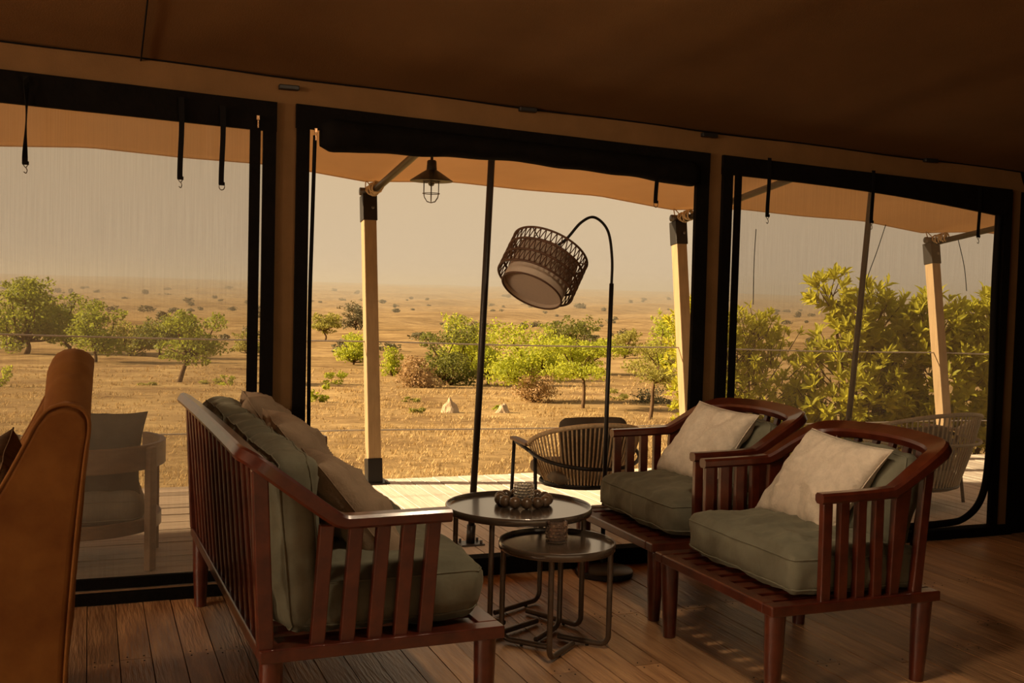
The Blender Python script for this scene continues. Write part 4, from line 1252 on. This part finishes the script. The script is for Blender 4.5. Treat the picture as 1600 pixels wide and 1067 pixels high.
SH = [((7.7, 33.0, -2.67), .95, .75, 'leaf_bright', 'yellow-green sapling beside the doorway zip edge'), ((11.3, 47.0, -3.33), .85, 1.2, 'leaf_bright', 'low yellow-green shrub behind the sapling near the zip edge'),
      ((2.43, 44.9, -3.12), .35, .7, 'leaf_olive', 'tiny green tuft left of the leaning tree'), ((5.27, 45.7, -3.17), .45, 1.0, 'leaf_olive', 'wide low tuft right of the leaning tree'),
      ((5.83, 44.6, -3.13), .6, .6, 'leaf_bright', 'small round bright shrub right of the leaning tree'), ((-3.5, 44.7, -3.14), 1.1, .9, 'leaf_bright', 'green shrub at the photo edge beside the velvet armchair'),
      ((20.1, 33.7, -2.84), .5, .8, 'leaf_olive', 'low green tuft at the foot of the lamp pole view'), ((12.9, 28.3, -2.51), .35, .4, 'leaf_bright', 'tiny bright tuft next to the smaller pale rock'),
      ((11.0, 32.5, -2.66), .3, .6, 'leaf_olive', 'tiny green tuft left of the larger pale rock'), ((9.6, 27.0, -2.40), .28, .4, 'leaf_olive', 'little green tuft just right of the first awning post')]
for k, (l_, h_, w_, m_, lb) in enumerate(SH):
    tree('low_shrub', lb, 'shrub', l_, h_, w_, m_, 60 + k, 420, .09 if h_ < .7 else .12, .1, clumps=5, tr=.012)

def rock(loc, sx, sy, sz, seed, label):
    bm = bmesh.new(); bmesh.ops.create_icosphere(bm, subdivisions=3, radius=1)
    for v in bm.verts:
        k = 1 + .35 * noise.noise(v.co * 1.3 + Vector((seed, 0, 0))) + .12 * noise.noise(v.co * 4 + Vector((seed, 2, 0)))
        taper = 1 - .45 * max(0, v.co.z)
        v.co = Vector((v.co.x * sx * k * taper, v.co.y * sy * k * taper, v.co.z * sz * k))
    me = bpy.data.meshes.new('boulder'); bm.to_mesh(me); bm.free()
    o = link('boulder', me, 'rock', None, False); o.location = loc
    return tag(o, label, 'rock', 'pale rocks in the grass')
rock((10.75, 27.1, -2.40), .30, .28, .42, 1.0, 'larger pale pointed rock in the grass by the dark tent pole')
rock((12.5, 26.9, -2.42), .24, .24, .27, 5.0, 'smaller pale rock in the grass under the lamp shade')

# broad-leaved bushes close to the deck
def leaf_mesh():
    L, W_ = 1.0, .30
    v = [(0, 0, 0), (.35, W_ / 2, .05), (.75, W_ * .42, .05), (L, 0, -.06), (.75, -W_ * .42, .05), (.35, -W_ / 2, .05), (.4, 0, 0), (.75, 0, -.01)]
    f = [(0, 6, 1), (0, 5, 6), (1, 6, 7, 2), (6, 5, 4, 7), (2, 7, 3), (7, 4, 3)]
    return v, f
LV, LF = leaf_mesh()
leaf_me = bpy.data.meshes.new('leaf'); leaf_me.from_pydata(LV, [], LF); leaf_me.update()
leaf_me.materials.append(MAT['leaf_broad'])
def broad_bush(loc, lobes, nsh, seed, nparts, ll, label):
    rg = random.Random(seed)
    root = empty('broadleaf_bush', loc)
    wood = MB(); leaves = []
    hub = Vector((0, 0, .45))
    wood.tube(spline([(0, 0, -.15), (.03, .02, .2), tuple(hub)], 4), .05, 8)
    for (c, rd) in lobes:
        c = Vector(c)
        wood.tube(spline([tuple(hub * .7), tuple((hub + c) / 2 + Vector((0, 0, -.08))), tuple(c)], 4), [.04, .038, .035, .03, .027, .024, .02, .016, .012], 6)
        for _ in range(int(nsh * rd[0] * rd[2])):
            d = Vector((rg.gauss(0, 1), rg.gauss(0, 1), rg.gauss(0, 1) + .15)).normalized()
            tip = c + Vector((d.x * rd[0], d.y * rd[1], d.z * rd[2])) * rg.uniform(.62, 1.04)
            dirv = (d * .8 + Vector((0, 0, .75)) + Vector((rg.gauss(0, .3), rg.gauss(0, .3), 0))).normalized()
            if tip.z + loc[2] < hgt(loc[0], loc[1]) + .1: continue
            if rg.random() < .35: wood.tube([tuple(tip - dirv * .22 - d * .1), tuple(tip)], [.008, .004], 4, caps=False)
            ref = dirv.orthogonal().normalized()
            for j in range(rg.randint(7, 10)):
                a = j * 2.4 + rg.uniform(-.2, .2)
                out = ref.copy(); out.rotate(Quaternion(dirv, a))
                op = rg.uniform(.35, 1.25)
                ld = (dirv * math.cos(op) + out * math.sin(op)).normalized()
                sd_ = ld.cross(dirv)
                if sd_.length < .01: sd_ = ld.orthogonal()
                sd_.normalize(); nr = ld.cross(sd_) * -1
                base = tip - dirv * rg.uniform(0, .05)
                s_ = ll * rg.uniform(.7, 1.25)
                mtx = Matrix((ld * s_, sd_ * s_, nr * s_)).transposed().to_4x4(); mtx.translation = base
                leaves.append(mtx)
    camp = Vector((0, -5.48, 1.55)) - Vector(loc)
    order = sorted(range(len(leaves)), key=lambda i: (leaves[i].translation - camp).length)
    pick = set(order[:nparts * 3:3])
    fo = MB()
    for i, m_ in enumerate(leaves):
        if i in pick:
            o = bpy.data.objects.new('leaf', leaf_me); COL.objects.link(o); o.parent = root; o.matrix_basis = m_
        else:
            fo.add([tuple(m_ @ Vector(v)) for v in LV], LF)
    wood.build('branches', 'bark', root, True)
    tag(fo.build('foliage', 'leaf_broad', root, recalc=False), None, None, None, 'stuff')
    return tag(root, label, 'bush', 'broad-leaved bushes beside the deck')
broad_bush((7.55, 5.7, -1.15), [((-.45, 0, 1.75), (.65, .6, .80)), ((.25, .1, 1.55), (.8, .6, .9)), ((-.70, 0, 2.25), (.45, .4, .50)), ((.05, .1, 2.15), (.40, .4, .45)), ((.0, -.1, .7), (1.0, .6, .55)), ((.55, .0, 1.1), (.6, .5, .6)), ((-.6, 0, 1.2), (.5, .5, .7))], 480, 31, 120, .095, 'finer-leaved yellow-green bush next to the black zip flap')
broad_bush((8.75, 5.05, -1.10), [((-.15, 0, 1.55), (.85, .6, .85)), ((.15, .05, 2.25), (.50, .4, .62)), ((-.50, .05, 2.72), (.28, .25, .26)), ((.35, 0, 1.0), (.9, .6, .65)), ((-.3, -.1, 2.35), (.24, .2, .35)), ((.55, 0, 2.05), (.45, .4, .55))], 380, 32, 240, .15, 'tallest broad-leaved bush with a lone high sprig behind the thin pole')
broad_bush((9.95, 4.75, -1.05), [((0, 0, 1.6), (.85, .6, .9)), ((.55, 0, 2.0), (.65, .5, .75)), ((-.45, 0, 2.25), (.48, .35, .45)), ((.1, 0, .8), (1.0, .6, .65)), ((.95, 0, 1.6), (.6, .5, .9))], 380, 33, 180, .15, 'dark-hearted broad-leaved bush around the timber post behind the net')

# distant scrub dotted over the plain
SCR = []
for k in range(5):
    rg = random.Random(200 + k); mb = MB()
    for j in range(4):
        leaf_quads(mb, rg, (rg.uniform(-.35, .35), rg.uniform(-.3, .3), .35 + rg.uniform(-.05, .2)), (.38, .38, .30), 40, .22)
    me = bpy.data.meshes.new('scrub_bush'); me.from_pydata(mb.v, [], mb.f); me.update(); me.materials.append(MAT['leaf_scrub']); SCR.append(me)
rg = random.Random(77); cnt = 0; spots = []
while cnt < 290:
    a = R(rg.uniform(-12, 56)); r_ = 95 * (1300 / 95) ** (rg.random() ** .8)
    if noise.noise((a * 9, math.log(r_) * 3, 4)) < rg.uniform(-.5, .4): continue
    x, y = r_ * math.sin(a), -5.48 + r_ * math.cos(a)
    s_ = rg.uniform(.7, 2.1) * (1 + r_ / 500)
    if any((x - a_) ** 2 + (y - b_) ** 2 < (1.3 * (s_ + c_)) ** 2 for a_, b_, c_ in spots): continue
    spots.append((x, y, s_))
    o = bpy.data.objects.new('scrub_bush', SCR[cnt % 5]); COL.objects.link(o)
    o.location = (x, y, hgt(x, y) - .1 * s_); o.scale = (s_ * rg.uniform(.9, 1.5), s_, s_ * rg.uniform(.7, 1.1)); o.rotation_euler = (0, 0, rg.uniform(0, 6))
    tag(o, 'small dark scrub bush dotting the hazy plain', 'bush', 'distant scrub on the plain')
    cnt += 1

# dry grass tufts
gm = MB(); rg = random.Random(9); vs = []; fs = []
for _ in range(24000):
    a = R(rg.uniform(-14, 58)); r_ = 10.0 * (70 / 10.0) ** rg.random()
    x, y = r_ * math.sin(a), -5.48 + r_ * math.cos(a)
    if y < 3.1: continue
    dn = noise.noise((x * .25, y * .25, 6))
    if dn < rg.uniform(-.6, .3): continue
    z = hgt(x, y) - .02
    hh = rg.uniform(.03, .085) * (1 + .9 * max(0, dn)) * (1 + r_ / 60)
    for k in range(5):
        an = rg.uniform(0, 2 * PI); d = Vector((math.cos(an), math.sin(an), 0)); s_ = Vector((-d.y, d.x, 0)) * .008 * (1 + r_ / 25)
        b = Vector((x + rg.uniform(-.08, .08), y + rg.uniform(-.08, .08), z)); o = len(vs)
        vs += [b - s_, b + s_, b + d * hh * rg.uniform(.3, .9) + Vector((0, 0, hh))]
        fs.append((o, o + 1, o + 2))
gm.add(vs, fs)
tag(gm.build('grass', 'dry_grass', recalc=False), 'short dry golden grass covering the savanna', 'grass', None, 'stuff')
# ------------------------------------------------------------------ glowing globes added out of view as fill light for the interior
def add_fill_globe(x, y, z, r, power, label, dome=False):
    root = empty('fill_globe', (x, y, z))
    MB().lathe([(r * math.sin(PI * k / 20), -r * math.cos(PI * k / 20)) for k in range(21)], 32).build('globe', 'fill_glow', root, True)
    MB().lathe([(0, r - .01), (.05, r - .01), (.045, r + .05), (.015, r + .08), (0, r + .08)], 20).build('cap', 'black_metal', root, 'auto')
    MB().tube([(0, 0, r + .07), (0, 0, 4.0 - z)], .005, 6).build('cord', 'black_web', root, True)
    if dome:
        MB().lathe([(.27, -.03), (.275, -.02), (.26, .06), (.20, .13), (.12, .175), (.03, .19), (0, .19), (0, .183), (.03, .183), (.118, .168), (.195, .125), (.255, .055)], 40).build('fill_dome', 'black_metal', root, 'auto')  # opaque dome added to keep the fill light off the ceiling
    return tag(root, label, 'pendant lamp', 'unseen fill globes added inside the tent')
m = bpy.data.materials.new('fill_glow'); m.use_nodes = True  # glowing surface of the added interior fill globes
t_ = m.node_tree; t_.nodes.clear()
ou = t_.nodes.new('ShaderNodeOutputMaterial'); em = t_.nodes.new('ShaderNodeEmission')
em.inputs[0].default_value = (1.0, 0.75, 0.49, 1); em.inputs[1].default_value = FILL_STRENGTH
t_.links.new(em.outputs[0], ou.inputs[0]); MAT['fill_glow'] = m
add_fill_globe(-6.6, -2.2, 2.2, .35, 1, 'unseen glowing globe added as fill light at the far end of the lounge, near the front wall')
add_fill_globe(-6.9, -4.8, 2.5, .35, 1, 'unseen glowing globe added as fill light at the far end of the lounge, under the ridge')
add_fill_globe(1.75, -2.6, 2.92, .14, 1, 'unseen dome-shaded globe added as fill light, high above the sofa and tables', True)  # extra fill from above, added to brighten chairs and floor
add_fill_globe(-6.6, -7.8, 2.0, .20, 1, 'unseen glowing globe added as fill light at the far end of the lounge, near the open back')

# ------------------------------------------------------------------ dusty haze over the plain
hz = MB().box(-2500, 3600, 185, 3600, -30, 22).build('dust_haze', 'black_web')
m = bpy.data.materials.new('haze'); m.use_nodes = True
t_ = m.node_tree; t_.nodes.clear()
ou = t_.nodes.new('ShaderNodeOutputMaterial'); vsn = t_.nodes.new('ShaderNodeVolumeScatter')
vsn.inputs['Color'].default_value = (1.0, .90, .78, 1); vsn.inputs['Density'].default_value = HAZE; vsn.inputs['Anisotropy'].default_value = 0.2
va = t_.nodes.new('ShaderNodeVolumeAbsorption'); va.inputs['Color'].default_value = (0, 0, 0, 1); va.inputs['Density'].default_value = HAZE_ABS
av = t_.nodes.new('ShaderNodeAddShader'); t_.links.new(vsn.outputs[0], av.inputs[0]); t_.links.new(va.outputs[0], av.inputs[1])
t_.links.new(av.outputs[0], ou.inputs['Volume'])
hz.data.materials.clear(); hz.data.materials.append(m)
tag(hz, 'warm dusty haze hanging over the far plain', 'haze', None, 'stuff')
